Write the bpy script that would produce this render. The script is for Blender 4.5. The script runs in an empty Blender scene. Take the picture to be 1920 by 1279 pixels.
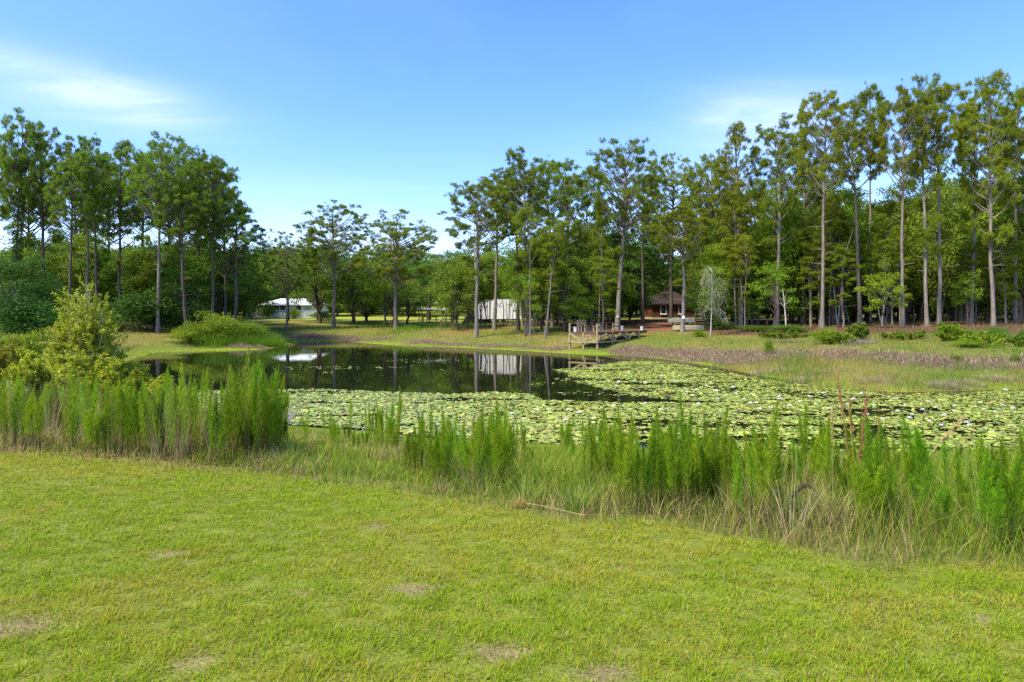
import bpy, bmesh, math, random
import numpy as np
from mathutils import Vector, Matrix

SC = bpy.context.scene
COL = SC.collection
R = math.radians

# ------------------------------------------------------------------ camera, sky, sun, exposure
F_PX, CX, HY, HC = 1200.0, 960.0, 592.0, 2.8          # focal length (px of 1920), principal column, horizon row, eye height over water
cam_d = bpy.data.cameras.new("camera"); cam = bpy.data.objects.new("camera", cam_d); COL.objects.link(cam)
cam.location = (0, 0, HC); cam.rotation_euler = (R(90), 0, 0)
cam_d.sensor_width = 36; cam_d.lens = 36 * F_PX / 1920; cam_d.shift_y = -(639.5 - HY) / 1920
cam_d.clip_start = 0.05; cam_d.clip_end = 4000
SC.camera = cam

SUN_DIR = Vector((-0.60, -0.42, 1.02)).normalized()   # towards the sun
SUN_EL = math.asin(SUN_DIR.z); SUN_AZ = math.atan2(SUN_DIR.x, SUN_DIR.y)
world = bpy.data.worlds.new("World"); SC.world = world; world.use_nodes = True
def build_sky():
    nt = world.node_tree; n = nt.nodes; L = nt.links
    bg = n["Background"]; bg.inputs["Strength"].default_value = 0.148
    sky = n.new("ShaderNodeTexSky"); sky.sky_type = 'NISHITA'; sky.sun_disc = False
    sky.sun_elevation = SUN_EL; sky.sun_rotation = SUN_AZ
    sky.air_density = 1.0; sky.dust_density = 0.1; sky.ozone_density = 4.5
    hs = n.new("ShaderNodeHueSaturation"); hs.inputs["Saturation"].default_value = 1.2; hs.inputs["Value"].default_value = 1.0
    L.new(sky.outputs[0], hs.inputs["Color"])
    tn = n.new("ShaderNodeMixRGB"); tn.blend_type = 'MULTIPLY'; tn.inputs[0].default_value = 1; tn.inputs[2].default_value = (1.06, .885, 1.02, 1); L.new(hs.outputs[0], tn.inputs[1])
    # thin cirrus: direction projected on a high layer
    tc = n.new("ShaderNodeTexCoord"); sep = n.new("ShaderNodeSeparateXYZ"); L.new(tc.outputs["Generated"], sep.inputs[0])
    def math_(op, a, b=None, clamp=False):
        m = n.new("ShaderNodeMath"); m.operation = op; m.use_clamp = clamp
        for i, v in enumerate((a, b)):
            if v is None: continue
            if isinstance(v, (int, float)): m.inputs[i].default_value = v
            else: L.new(v, m.inputs[i])
        return m.outputs[0]
    zz = math_('MAXIMUM', sep.outputs[2], 0.03)
    zz = math_('ADD', zz, 0.12)
    u = math_('DIVIDE', sep.outputs[0], zz); v = math_('DIVIDE', sep.outputs[1], zz)
    cmb = n.new("ShaderNodeCombineXYZ"); L.new(u, cmb.inputs[0]); L.new(v, cmb.inputs[1])
    mp = n.new("ShaderNodeMapping"); mp.inputs["Scale"].default_value = (0.55, 1.0, 1); mp.inputs["Rotation"].default_value = (0, 0, R(-20))
    L.new(cmb.outputs[0], mp.inputs[0])
    n1 = n.new("ShaderNodeTexNoise"); n1.inputs["Scale"].default_value = 0.9; n1.inputs["Detail"].default_value = 5; n1.inputs["Roughness"].default_value = 0.5; n1.inputs["Distortion"].default_value = 0.6
    L.new(mp.outputs[0], n1.inputs["Vector"])
    veil = n.new("ShaderNodeMapRange"); veil.inputs[1].default_value = 0.45; veil.inputs[2].default_value = 0.85; veil.inputs[4].default_value = 0.13
    L.new(n1.outputs[0], veil.inputs[0])
    # two separate wisps, each a soft spot on the sky dome broken up by the noise
    mp2 = n.new("ShaderNodeMapping"); mp2.inputs["Scale"].default_value = (1.2, 2.8, 1); mp2.inputs["Rotation"].default_value = (0, 0, R(-24)); L.new(cmb.outputs[0], mp2.inputs[0])
    n2 = n.new("ShaderNodeTexNoise"); n2.inputs["Scale"].default_value = 1.6; n2.inputs["Detail"].default_value = 7; n2.inputs["Roughness"].default_value = 0.58; n2.inputs["Distortion"].default_value = 0.9; L.new(mp2.outputs[0], n2.inputs["Vector"])
    fib = n.new("ShaderNodeMapRange"); fib.inputs[1].default_value = .34; fib.inputs[2].default_value = .68; fib.inputs[3].default_value = .35; fib.inputs[4].default_value = 1.15; L.new(n2.outputs[0], fib.inputs[0])
    def wisp(px, py, wx, wy, amp):
        d = Vector(((px - CX) / F_PX, 1, (HY - py) / F_PX)).normalized()
        du = math_('MULTIPLY', math_('SUBTRACT', sep.outputs[0], d.x), 1 / wx)
        dv = math_('MULTIPLY', math_('SUBTRACT', sep.outputs[2], d.z), 1 / wy)
        tilt = math_('ADD', dv, math_('MULTIPLY', du, 0.35))
        wob = math_('MULTIPLY', math_('SUBTRACT', n1.outputs[0], 0.5), 2.6)
        r2 = math_('ADD', math_('POWER', math_('ADD', du, wob), 2.0), math_('POWER', math_('ADD', tilt, wob), 2.0))
        g = math_('MULTIPLY', math_('POWER', 2.718, math_('MULTIPLY', r2, -1.0)), amp)
        front = math_('GREATER_THAN', sep.outputs[1], 0.0)
        return math_('MULTIPLY', math_('MULTIPLY', g, front), fib.outputs[0])
    w = math_('ADD', wisp(190, 180, 0.10, 0.030, 0.50), wisp(1400, 225, 0.09, 0.032, 0.50))
    w = math_('ADD', w, wisp(640, 470, 0.16, 0.05, 0.20))
    w = math_('ADD', w, veil.outputs[0], True)
    mix = n.new("ShaderNodeMixRGB"); mix.inputs[2].default_value = (4.2, 4.4, 5.8, 1)
    L.new(w, mix.inputs[0]); L.new(tn.outputs[0], mix.inputs[1]); L.new(mix.outputs[0], bg.inputs["Color"])
build_sky()
sun_d = bpy.data.lights.new("sun", 'SUN'); sun_d.energy = 3.5; sun_d.angle = R(10.0); sun_d.color = (1.0, 0.91, 0.70)
sun = bpy.data.objects.new("sun", sun_d); COL.objects.link(sun); sun.location = (-60, 0, 80)
sun.rotation_euler = SUN_DIR.to_track_quat('Z', 'Y').to_euler()
SC.view_settings.view_transform = 'Standard'; SC.view_settings.look = 'None'
SC.view_settings.exposure = 1.22; SC.view_settings.gamma = 1.0
cy = SC.cycles
cy.max_bounces = 6; cy.diffuse_bounces = 3; cy.glossy_bounces = 3; cy.transmission_bounces = 3; cy.transparent_max_bounces = 4
cy.use_denoising = False; cy.caustics_reflective = False; cy.caustics_refractive = False

# ------------------------------------------------------------------ helpers
def tag(o, label=None, cat=None, group=None, kind=None):
    if label: o["label"] = label
    if cat: o["category"] = cat
    if group: o["group"] = group
    if kind: o["kind"] = kind
    return o
def link(name, me, parent=None, loc=None):
    o = bpy.data.objects.new(name, me); COL.objects.link(o)
    if parent: o.parent = parent
    if loc is not None: o.location = loc
    return o
def empty(name, loc, rz=0.0, scale=(1, 1, 1)):
    o = bpy.data.objects.new(name, None); COL.objects.link(o)
    o.location = loc; o.rotation_euler = (0, 0, rz); o.scale = scale; o.empty_display_size = 0.3
    return o
def mesh_np(name, V, F, mats=(), col=None, midx=None, smooth=False):
    """V (n,3); F list of int arrays (m,3) or (m,4); col (n,3) colour attribute"""
    V = np.asarray(V, np.float32); Fs = [np.asarray(f, np.int32) for f in (F if isinstance(F, list) else [F]) if len(f)]
    me = bpy.data.meshes.new(name)
    nl = sum(f.size for f in Fs); nf = sum(len(f) for f in Fs)
    me.vertices.add(len(V)); me.vertices.foreach_set("co", V.ravel())
    me.loops.add(nl); me.polygons.add(nf)
    me.loops.foreach_set("vertex_index", np.concatenate([f.ravel() for f in Fs]))
    tot = np.concatenate([np.full(len(f), f.shape[1], np.int32) for f in Fs])
    me.polygons.foreach_set("loop_start", np.concatenate([[0], np.cumsum(tot)[:-1]]).astype(np.int32))
    if midx is not None: me.polygons.foreach_set("material_index", np.asarray(midx, np.int32))
    me.polygons.foreach_set("use_smooth", np.full(nf, smooth, bool))
    me.update(calc_edges=True)
    if col is not None:
        a = me.color_attributes.new("Col", 'FLOAT_COLOR', 'POINT')
        c4 = np.ones((len(V), 4), np.float32); c4[:, :3] = col
        a.data.foreach_set("color", c4.ravel())
    for m in mats: me.materials.append(m)
    return me
class Geo:
    """collects numpy pieces for ONE mesh"""
    def __init__(s): s.V = []; s.T = []; s.Q = []; s.C = []; s.mt = []; s.mq = []; s.n = 0
    def add(s, V, F, col=(1, 1, 1), m=0):
        V = np.asarray(V, float); F = np.asarray(F, int)
        c = np.broadcast_to(np.asarray(col, float), (len(V), 3))
        s.V.append(V); s.C.append(c)
        if F.shape[1] == 3: s.T.append(F + s.n); s.mt.append(np.full(len(F), m))
        else: s.Q.append(F + s.n); s.mq.append(np.full(len(F), m))
        s.n += len(V); return s
    def box(s, c, size, rz=0.0, col=(1, 1, 1), m=0, rot=None):
        h = np.asarray(size, float) / 2
        v = np.array([[x, y, z] for x in (-1, 1) for y in (-1, 1) for z in (-1, 1)], float) * h
        if rot is None:
            cs, sn = math.cos(rz), math.sin(rz); rot = np.array([[cs, -sn, 0], [sn, cs, 0], [0, 0, 1]])
        v = v @ np.asarray(rot).T + np.asarray(c, float)
        f = [[0, 1, 3, 2], [4, 6, 7, 5], [0, 4, 5, 1], [2, 3, 7, 6], [0, 2, 6, 4], [1, 5, 7, 3]]
        return s.add(v, f, col, m)
    def bar(s, a, b, w, h=None, col=(1, 1, 1), m=0):
        a = np.asarray(a, float); b = np.asarray(b, float); d = b - a; l = np.linalg.norm(d); d = d / l
        up = np.array([0, 0, 1.0]) if abs(d[2]) < 0.95 else np.array([0, 1.0, 0])
        y = np.cross(up, d); y /= np.linalg.norm(y); z = np.cross(d, y)
        return s.box((a + b) / 2, (l, w, h or w), rot=np.stack([d, y, z], 1), col=col, m=m)
    def tube(s, pts, rad, n=7, col=(1, 1, 1), m=0, cap=True):
        P = np.asarray(pts, float); K = len(P); rad = np.broadcast_to(np.asarray(rad, float), (K,))
        d = np.gradient(P, axis=0); d /= np.linalg.norm(d, axis=1)[:, None] + 1e-9
        ref = np.array([1.0, 0, 0]) if abs(d[:, 0]).mean() < 0.8 else np.array([0, 1.0, 0])
        a = np.cross(d, ref); a /= np.linalg.norm(a, axis=1)[:, None] + 1e-9; b = np.cross(d, a)
        th = np.arange(n) / n * 2 * np.pi
        V = P[:, None] + rad[:, None, None] * (np.cos(th)[None, :, None] * a[:, None] + np.sin(th)[None, :, None] * b[:, None])
        V = V.reshape(-1, 3); i = np.arange(K - 1)[:, None] * n; j = np.arange(n)[None]; jn = (j + 1) % n
        Fq = np.stack([i + j, i + jn, i + n + jn, i + n + j], -1).reshape(-1, 4)
        s.add(V, Fq, col, m)
        if cap:
            k0 = s.n - len(V)
            for base, c, fl in ((0, P[0], 1), ((K - 1) * n, P[-1], 0)):
                ring = V[base:base + n]; vv = np.vstack([ring, c]); jj = np.arange(n)
                f = np.stack([jj, (jj + 1) % n, np.full(n, n)], 1)
                s.add(vv, f[:, ::-1] if fl else f, col, m)
        return s
    def mesh(s, name, mats, smooth=False):
        F = []; mi = []
        if s.T: F.append(np.concatenate(s.T)); mi.append(np.concatenate(s.mt))
        if s.Q: F.append(np.concatenate(s.Q)); mi.append(np.concatenate(s.mq))
        return mesh_np(name, np.concatenate(s.V), F, mats, np.concatenate(s.C), np.concatenate(mi), smooth)
    def build(s, name, mats, parent=None, smooth=False):
        return link(name, s.mesh(name, mats if isinstance(mats, (list, tuple)) else [mats], smooth), parent)

def vnoise(x, y, scale, seed):
    """smooth value noise 0..1"""
    g = np.random.default_rng(seed).random((64, 64))
    X = np.asarray(x, float) / scale + 1000.3; Y = np.asarray(y, float) / scale + 1000.7
    xi = np.floor(X).astype(int); yi = np.floor(Y).astype(int); fx = X - xi; fy = Y - yi
    fx = fx * fx * (3 - 2 * fx); fy = fy * fy * (3 - 2 * fy)
    q = lambda i, j: g[i % 64, j % 64]
    return (q(xi, yi) * (1 - fx) + q(xi + 1, yi) * fx) * (1 - fy) + (q(xi, yi + 1) * (1 - fx) + q(xi + 1, yi + 1) * fx) * fy
def fnoise(x, y, scale, seed):
    return (vnoise(x, y, scale, seed) + 0.5 * vnoise(x, y, scale / 2.1, seed + 1) + 0.25 * vnoise(x, y, scale / 4.3, seed + 2)) / 1.75

# ------------------------------------------------------------------ terrain
SHORE_PX = [(60, 735), (250, 762), (420, 776), (560, 797), (700, 806), (830, 822), (1000, 830), (1300, 842), (1600, 850), (1920, 842), (2400, 815),
            (2500, 735), (1920, 731), (1700, 737), (1560, 729), (1440, 708), (1340, 688), (1250, 675), (1170, 667), (1060, 663), (960, 657), (860, 652),
            (780, 650), (700, 645), (640, 640), (560, 641), (530, 651), (490, 656), (400, 658), (300, 661), (255, 672), (200, 700), (80, 715)]
SHORE = np.array([((px - CX) / F_PX * F_PX * HC / (py - HY), F_PX * HC / (py - HY)) for px, py in SHORE_PX])
def in_poly(x, y, poly):
    x = np.asarray(x, float); y = np.asarray(y, float); r = np.zeros(np.broadcast(x, y).shape, bool)
    for (x0, y0), (x1, y1) in zip(poly, np.roll(poly, -1, 0)):
        c = (y0 > y) != (y1 > y)
        r ^= c & (x < (x1 - x0) * (y - y0) / (y1 - y0 + 1e-12) + x0)
    return r
def sdist(x, y, poly):
    """distance to polygon, negative inside"""
    x = np.asarray(x, float); y = np.asarray(y, float); d = np.full(np.broadcast(x, y).shape, 1e9)
    for (x0, y0), (x1, y1) in zip(poly, np.roll(poly, -1, 0)):
        dx, dy = x1 - x0, y1 - y0; t = np.clip(((x - x0) * dx + (y - y0) * dy) / (dx * dx + dy * dy + 1e-12), 0, 1)
        d = np.minimum(d, np.hypot(x - x0 - t * dx, y - y0 - t * dy))
    return np.where(in_poly(x, y, poly), -d, d)
PROF_D = [-8, -3, -1, 0, 2, 5, 8, 12, 18, 28, 50, 90, 130, 200, 900]
PROF_Z = [-1.4, -.9, -.30, -.02, .22, .60, .92, 1.22, 1.52, 1.90, 2.28, 2.60, 4.2, 8.0, 22.0]
def terr(x, y):
    sd = sdist(x, y, SHORE)
    z = np.interp(sd, PROF_D, PROF_Z)
    amp = np.clip((sd + 1) / 6, 0, 1)
    near = np.clip((np.hypot(x, y) - 9) / 10, 0.25, 1)
    return z + amp * near * (0.16 * (fnoise(x, y, 6.0, 3) - .5) + 0.10 * (vnoise(x, y, 1.7, 8) - .5))
def tz(x, y): return float(terr(np.array([x]), np.array([y]))[0])
def ray(px, d): return ((px - CX) / F_PX * d, d)
def gpix(px, py, dmax=160):
    """where the sight line through a pixel of the photo meets the ground"""
    d = np.concatenate([np.arange(2, 30, .05), np.arange(30, dmax, .2)])
    x = (px - CX) / F_PX * d; z = HC + (HY - py) / F_PX * d
    h = np.maximum(terr(x, d), 0.0) - z
    k = np.argmax(h >= 0) if (h >= 0).any() else len(d) - 1
    return float(x[k]), float(d[k])
def gpoly(pts): return np.array([gpix(*p) for p in pts])
def poly_px(pts):   # pixel polygon on the water plane
    return np.array([((px - CX) * HC / (py - HY), F_PX * HC / (py - HY)) for px, py in pts])

# ------------------------------------------------------------------ materials
MATS = {}
def nodes_of(name):
    m = bpy.data.materials.new(name); m.use_nodes = True; MATS[name] = m
    nt = m.node_tree; return m, nt, nt.nodes, nt.links, nt.nodes["Principled BSDF"]
def setin(b, **k):
    for a, v in k.items(): b.inputs[a.replace("_", " ")].default_value = v
def leafy(name, tint=(1, 1, 1), rough=0.55, spec=0.3, trans=0.35, objvar=0.25, huevar=0.03):
    """foliage: colour attribute x tint, varied per object, partly translucent"""
    m, nt, n, L, b = nodes_of(name)
    at = n.new("ShaderNodeAttribute"); at.attribute_name = "Col"
    mul = n.new("ShaderNodeMixRGB"); mul.blend_type = 'MULTIPLY'; mul.inputs[0].default_value = 1; mul.inputs[2].default_value = (*tint, 1)
    L.new(at.outputs["Color"], mul.inputs[1])
    oi = n.new("ShaderNodeObjectInfo")
    mr = n.new("ShaderNodeMapRange"); mr.inputs[3].default_value = 1 - objvar; mr.inputs[4].default_value = 1 + objvar; L.new(oi.outputs["Random"], mr.inputs[0])
    ml = n.new("ShaderNodeMath"); ml.operation = 'MULTIPLY'; ml.inputs[1].default_value = 7.31; L.new(oi.outputs["Random"], ml.inputs[0])
    fr = n.new("ShaderNodeMath"); fr.operation = 'FRACT'; L.new(ml.outputs[0], fr.inputs[0])
    mh = n.new("ShaderNodeMapRange"); mh.inputs[3].default_value = 0.5 - huevar; mh.inputs[4].default_value = 0.5 + huevar; L.new(fr.outputs[0], mh.inputs[0])
    hs = n.new("ShaderNodeHueSaturation"); L.new(mr.outputs[0], hs.inputs["Value"]); L.new(mh.outputs[0], hs.inputs["Hue"]); L.new(mul.outputs[0], hs.inputs["Color"])
    L.new(hs.outputs[0], b.inputs["Base Color"]); setin(b, Roughness=rough); b.inputs["Specular IOR Level"].default_value = spec
    tr = n.new("ShaderNodeBsdfTranslucent"); L.new(hs.outputs[0], tr.inputs["Color"])
    mx = n.new("ShaderNodeMixShader"); mx.inputs[0].default_value = trans
    L.new(b.outputs[0], mx.inputs[1]); L.new(tr.outputs[0], mx.inputs[2]); L.new(mx.outputs[0], n["Material Output"].inputs[0])
    return m
def rough_mat(name, c1, c2, scale=6.0, rough=0.85, stretch=(1, 1, 1), bump=0.3, spec=0.2, detail=6, coord="Object", metal=0.0, usecol=False):
    m, nt, n, L, b = nodes_of(name)
    tc = n.new("ShaderNodeTexCoord"); mp = n.new("ShaderNodeMapping"); mp.inputs["Scale"].default_value = stretch
    L.new(tc.outputs[coord], mp.inputs[0])
    ns = n.new("ShaderNodeTexNoise"); ns.inputs["Scale"].default_value = scale; ns.inputs["Detail"].default_value = detail; ns.inputs["Roughness"].default_value = 0.62
    L.new(mp.outputs[0], ns.inputs["Vector"])
    cr = n.new("ShaderNodeValToRGB"); cr.color_ramp.elements[0].position = 0.32; cr.color_ramp.elements[1].position = 0.68
    cr.color_ramp.elements[0].color = (*c1, 1); cr.color_ramp.elements[1].color = (*c2, 1); L.new(ns.outputs[0], cr.inputs[0])
    out = cr.outputs[0]
    if usecol:
        at = n.new("ShaderNodeAttribute"); at.attribute_name = "Col"
        mu = n.new("ShaderNodeMixRGB"); mu.blend_type = 'MULTIPLY'; mu.inputs[0].default_value = 1; L.new(out, mu.inputs[1]); L.new(at.outputs["Color"], mu.inputs[2]); out = mu.outputs[0]
    L.new(out, b.inputs["Base Color"]); setin(b, Roughness=rough, Metallic=metal); b.inputs["Specular IOR Level"].default_value = spec
    if bump:
        bp = n.new("ShaderNodeBump"); bp.inputs["Strength"].default_value = bump; bp.inputs["Distance"].default_value = 0.02
        L.new(ns.outputs[0], bp.inputs["Height"]); L.new(bp.outputs[0], b.inputs["Normal"])
    return m
M_GRASS = leafy("grass_blades", rough=0.75, spec=0.10, trans=0.45, objvar=0.0, huevar=0.0)
M_FENNEL = leafy("fennel_leaves", rough=0.7, spec=0.10, trans=0.45, objvar=0.28, huevar=0.02)
M_NEEDLE = leafy("pine_needles", tint=(1.66, 1.70, 1.0), rough=0.65, spec=0.15, trans=0.5, objvar=0.16, huevar=0.015)
M_NEEDLE_L = leafy("pine_needles_backlit_tint", tint=(1.62, 1.86, 1.3), rough=0.65, spec=0.15, trans=0.5, objvar=0.15, huevar=0.012)  # cooler copy of the needles: the left stand's backlit look, put into the tint
M_NEEDLE_R = leafy("pine_needles_sunlit_tint", tint=(1.92, 1.85, 0.9), rough=0.65, spec=0.15, trans=0.5, objvar=0.15, huevar=0.015)  # brighter, yellower copy: sunlight on the right pines, put into the tint
M_OAK = leafy("oak_leaves", tint=(1.75, 1.72, 1.1), rough=0.6, spec=0.18, trans=0.42, objvar=0.22, huevar=0.015)
M_OAK_D = leafy("dark_leaves", tint=(1.4, 1.6, 1.1), rough=0.6, spec=0.18, trans=0.4, objvar=0.2, huevar=0.012)
M_LEAF_DEEP = leafy("deep_green_leaves", tint=(0.62, 0.92, 0.75), rough=0.6, spec=0.18, trans=0.4, objvar=0.1, huevar=0.01)
M_LEAF_B = leafy("bright_leaves", tint=(2.4, 2.25, 1.0), rough=0.6, spec=0.18, trans=0.45, objvar=0.15, huevar=0.015)
M_WILLOW = leafy("yellow_willow_leaves", tint=(3.7, 3.7, 1.0), rough=0.5, spec=0.3, trans=0.4, objvar=0.05, huevar=0.0)
M_BARK = rough_mat("pine_bark", (0.11, 0.092, 0.075), (0.29, 0.25, 0.205), 9, 0.9, (1, 1, 0.22), 0.6)
M_BARK_D = rough_mat("dark_bark", (0.05, 0.042, 0.034), (0.14, 0.115, 0.092), 8, 0.9, (1, 1, 0.25), 0.6)
M_BARK_P = rough_mat("pale_bark", (0.30, 0.28, 0.24), (0.52, 0.48, 0.40), 7, 0.9, (1, 1, 0.3), 0.4)
M_WOOD = rough_mat("weathered_wood", (0.22, 0.165, 0.09), (0.42, 0.33, 0.19), 5, 0.85, (1, 1, 1), 0.3)
M_WOOD_D = rough_mat("brown_deck_wood", (0.10, 0.052, 0.034), (0.20, 0.11, 0.075), 5, 0.85, (1, 1, 1), 0.3)
M_WHITE = rough_mat("white_paint", (0.70, 0.71, 0.72), (0.82, 0.82, 0.81), 3, 0.5, bump=0.0)
M_STRAW = leafy("dry_straw", rough=0.8, spec=0.15, trans=0.25, objvar=0.15, huevar=0.01)

# zones of the ground, as outlines on the ground itself
MUD = [gpoly([(1140, 653), (1200, 648), (1300, 653), (1400, 659), (1560, 657), (1700, 665), (1920, 670), (2300, 674), (2300, 694), (1920, 692), (1700, 684), (1560, 676), (1440, 682), (1350, 684), (1250, 670), (1160, 663)]),
       gpoly([(540, 626), (640, 628), (740, 632), (720, 640), (630, 638), (560, 637)]),
       gpoly([(758, 636), (830, 640), (900, 646), (990, 648), (1060, 652), (1050, 657), (930, 652), (840, 648), (770, 645)])]
LITTER = [gpoly([(1130, 600), (1300, 598), (1900, 599), (2400, 600), (2400, 632), (1920, 630), (1700, 626), (1500, 628), (1360, 630), (1290, 622), (1180, 616), (1000, 611), (930, 607)])]
PATH = [gpoly([(1195, 620), (1215, 611), (1235, 606), (1262, 605), (1275, 611), (1285, 618), (1255, 621), (1210, 624)])]
def zone(x, y, polys, soft=0.8):
    m = np.zeros(np.broadcast(x, y).shape)
    wob = (vnoise(x, y, 1.6, 41) - .5) * 1.6
    for p in polys: m = np.maximum(m, np.clip(0.5 - (sdist(x, y, p) + wob) / (2 * soft), 0, 1))
    return m
# mown lawn: everything on the camera's side of this edge
EDGE = gpoly([(-260, 835), (0, 851), (250, 868), (500, 896), (700, 915), (800, 930), (960, 955), (1120, 977), (1250, 988), (1400, 1016), (1600, 1050), (1920, 1084), (2300, 1130)])
def lawn_mask(x, y):
    ye = np.interp(x, EDGE[:, 0], EDGE[:, 1]); return np.clip((ye - y + (vnoise(x, y, .7, 77) - .5) * .7) / 0.5 + .5, 0, 1)
BARE = [(*gpix(px, py), r) for px, py, r in ((25, 1190, .30), (320, 1042, .14), (350, 1056, .09), (560, 1118, .10), (370, 1240, .15), (780, 1106, .2), (950, 1235, .2), (1845, 1168, .1), (700, 990, .16), (1170, 1070, .10), (1130, 1275, .2))]
def bare(x, y):
    m = np.zeros(np.broadcast(x, y).shape)
    w = .10 + 1.1 * vnoise(x, y, .13, 5) + 1.0 * vnoise(x, y, .045, 6)
    for bx, by, r in BARE: m = np.maximum(m, np.clip(1.5 - np.hypot((x - bx) * .9, (y - by) * 1.2) / (r * .50 * w) , 0, 1))
    return np.maximum(m, np.clip((vnoise(x, y, .5, 51) * .45 + vnoise(x, y, .15, 52) * .55 - .85) / .08, 0, 1))

# ------------------------------------------------------------------ ground, water
def axis(steps):
    a = [steps[0][0]]
    for lo, hi, st in steps: a += list(np.linspace(lo, hi, max(2, int(round((hi - lo) / st)) + 1))[1:])
    return np.array(a)
def build_ground():
    xs = axis([(-500, -160, 20), (-160, -70, 3), (-70, -26, .9), (-26, -7, .32), (-7, 7, .11), (7, 26, .32), (26, 70, .9), (70, 160, 3), (160, 500, 20)])
    ys = axis([(-40, -2, 2), (-2, 2, .3), (2, 9, .11), (9, 30, .26), (30, 80, .5), (80, 160, 2), (160, 800, 20)])
    X, Y = np.meshgrid(xs, ys); V = np.stack([X, Y, terr(X, Y)], -1).reshape(-1, 3)
    nx, ny = len(xs), len(ys); i = np.arange(ny - 1)[:, None] * nx + np.arange(nx - 1)[None]
    Fq = np.stack([i, i + 1, i + nx + 1, i + nx], -1).reshape(-1, 4)
    x, y = V[:, 0], V[:, 1]; sd = sdist(x, y, SHORE)
    c = np.array([.135, .16, .03]) + np.zeros((len(V), 3))
    def lay(c, m, col): return c * (1 - m[:, None]) + np.asarray(col) * m[:, None]
    dry = np.clip((fnoise(x, y, 5, 21) - .5) * 4, 0, 1); c = lay(c, dry * .55, (.25, .17, .06))
    c = lay(c, lawn_mask(x, y) * .95, (.16, .185, .028))
    c = lay(c, bare(x, y) * lawn_mask(x, y) * .9, (.23, .175, .09))
    far = np.clip((y - 100) / 8, 0, 1) * (x < 0); c = lay(c, far, (.25, .28, .035))
    wet = np.clip(1 - np.abs(sd) / 1.9, 0, 1) * np.clip(2.4 * fnoise(x, y, 3.0, 97) - .5, 0, 1); c = lay(c, wet * .9, (.20, .28, .015))
    c = lay(c, np.clip(-sd / .6, 0, 1), (.03, .028, .018))
    c = lay(c, zone(x, y, LITTER, 1.5), (.10, .055, .032))
    c = lay(c, zone(x, y, MUD, .6), (.135, .092, .062))
    c = lay(c, zone(x, y, PATH, .6), (.22, .095, .05))
    me = mesh_np("ground", V, [Fq], col=c, smooth=True)
    m, nt, n, L, b = nodes_of("ground_soil")
    at = n.new("ShaderNodeAttribute"); at.attribute_name = "Col"; tc = n.new("ShaderNodeTexCoord")
    n1 = n.new("ShaderNodeTexNoise"); n1.inputs["Scale"].default_value = 3.5; n1.inputs["Detail"].default_value = 9; n1.inputs["Roughness"].default_value = 0.72
    L.new(tc.outputs["Object"], n1.inputs["Vector"])
    n2 = n.new("ShaderNodeTexNoise"); n2.inputs["Scale"].default_value = 45; n2.inputs["Detail"].default_value = 5; L.new(tc.outputs["Object"], n2.inputs["Vector"])
    ad = n.new("ShaderNodeMath"); ad.operation = 'ADD'; L.new(n1.outputs[0], ad.inputs[0]); L.new(n2.outputs[0], ad.inputs[1])
    mr = n.new("ShaderNodeMapRange"); mr.inputs[1].default_value = .7; mr.inputs[2].default_value = 1.3; mr.inputs[3].default_value = .5; mr.inputs[4].default_value = 1.5; L.new(ad.outputs[0], mr.inputs[0])
    hs = n.new("ShaderNodeHueSaturation"); L.new(at.outputs["Color"], hs.inputs["Color"]); L.new(mr.outputs[0], hs.inputs["Value"])
    L.new(hs.outputs[0], b.inputs["Base Color"]); setin(b, Roughness=.95); b.inputs["Specular IOR Level"].default_value = .1
    bp = n.new("ShaderNodeBump"); bp.inputs["Strength"].default_value = .5; bp.inputs["Distance"].default_value = .03; L.new(ad.outputs[0], bp.inputs["Height"]); L.new(bp.outputs[0], b.inputs["Normal"])
    me.materials.append(m)
    tag(link("ground", me), kind="structure")
build_ground()
def build_water():
    lo = SHORE.min(0) - 4; hi = SHORE.max(0) + 4
    me = mesh_np("pond_water", [(lo[0], lo[1], 0), (hi[0], lo[1], 0), (hi[0], hi[1], 0), (lo[0], hi[1], 0)], [np.array([[0, 1, 2, 3]])])
    m, nt, n, L, b = nodes_of("pond_water")
    setin(b, Base_Color=(.010, .012, .006, 1), Roughness=.015, IOR=1.333); b.inputs["Specular IOR Level"].default_value = .5
    tc = n.new("ShaderNodeTexCoord"); ns = n.new("ShaderNodeTexNoise"); ns.inputs["Scale"].default_value = 1.4; ns.inputs["Detail"].default_value = 3
    mp = n.new("ShaderNodeMapping"); mp.inputs["Scale"].default_value = (.6, 1.6, 1); L.new(tc.outputs["Object"], mp.inputs[0]); L.new(mp.outputs[0], ns.inputs["Vector"])
    bp = n.new("ShaderNodeBump"); bp.inputs["Strength"].default_value = .05; bp.inputs["Distance"].default_value = .02; L.new(ns.outputs[0], bp.inputs["Height"]); L.new(bp.outputs[0], b.inputs["Normal"])
    me.materials.append(m); tag(link("pond_water", me), kind="structure")
build_water()

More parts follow.
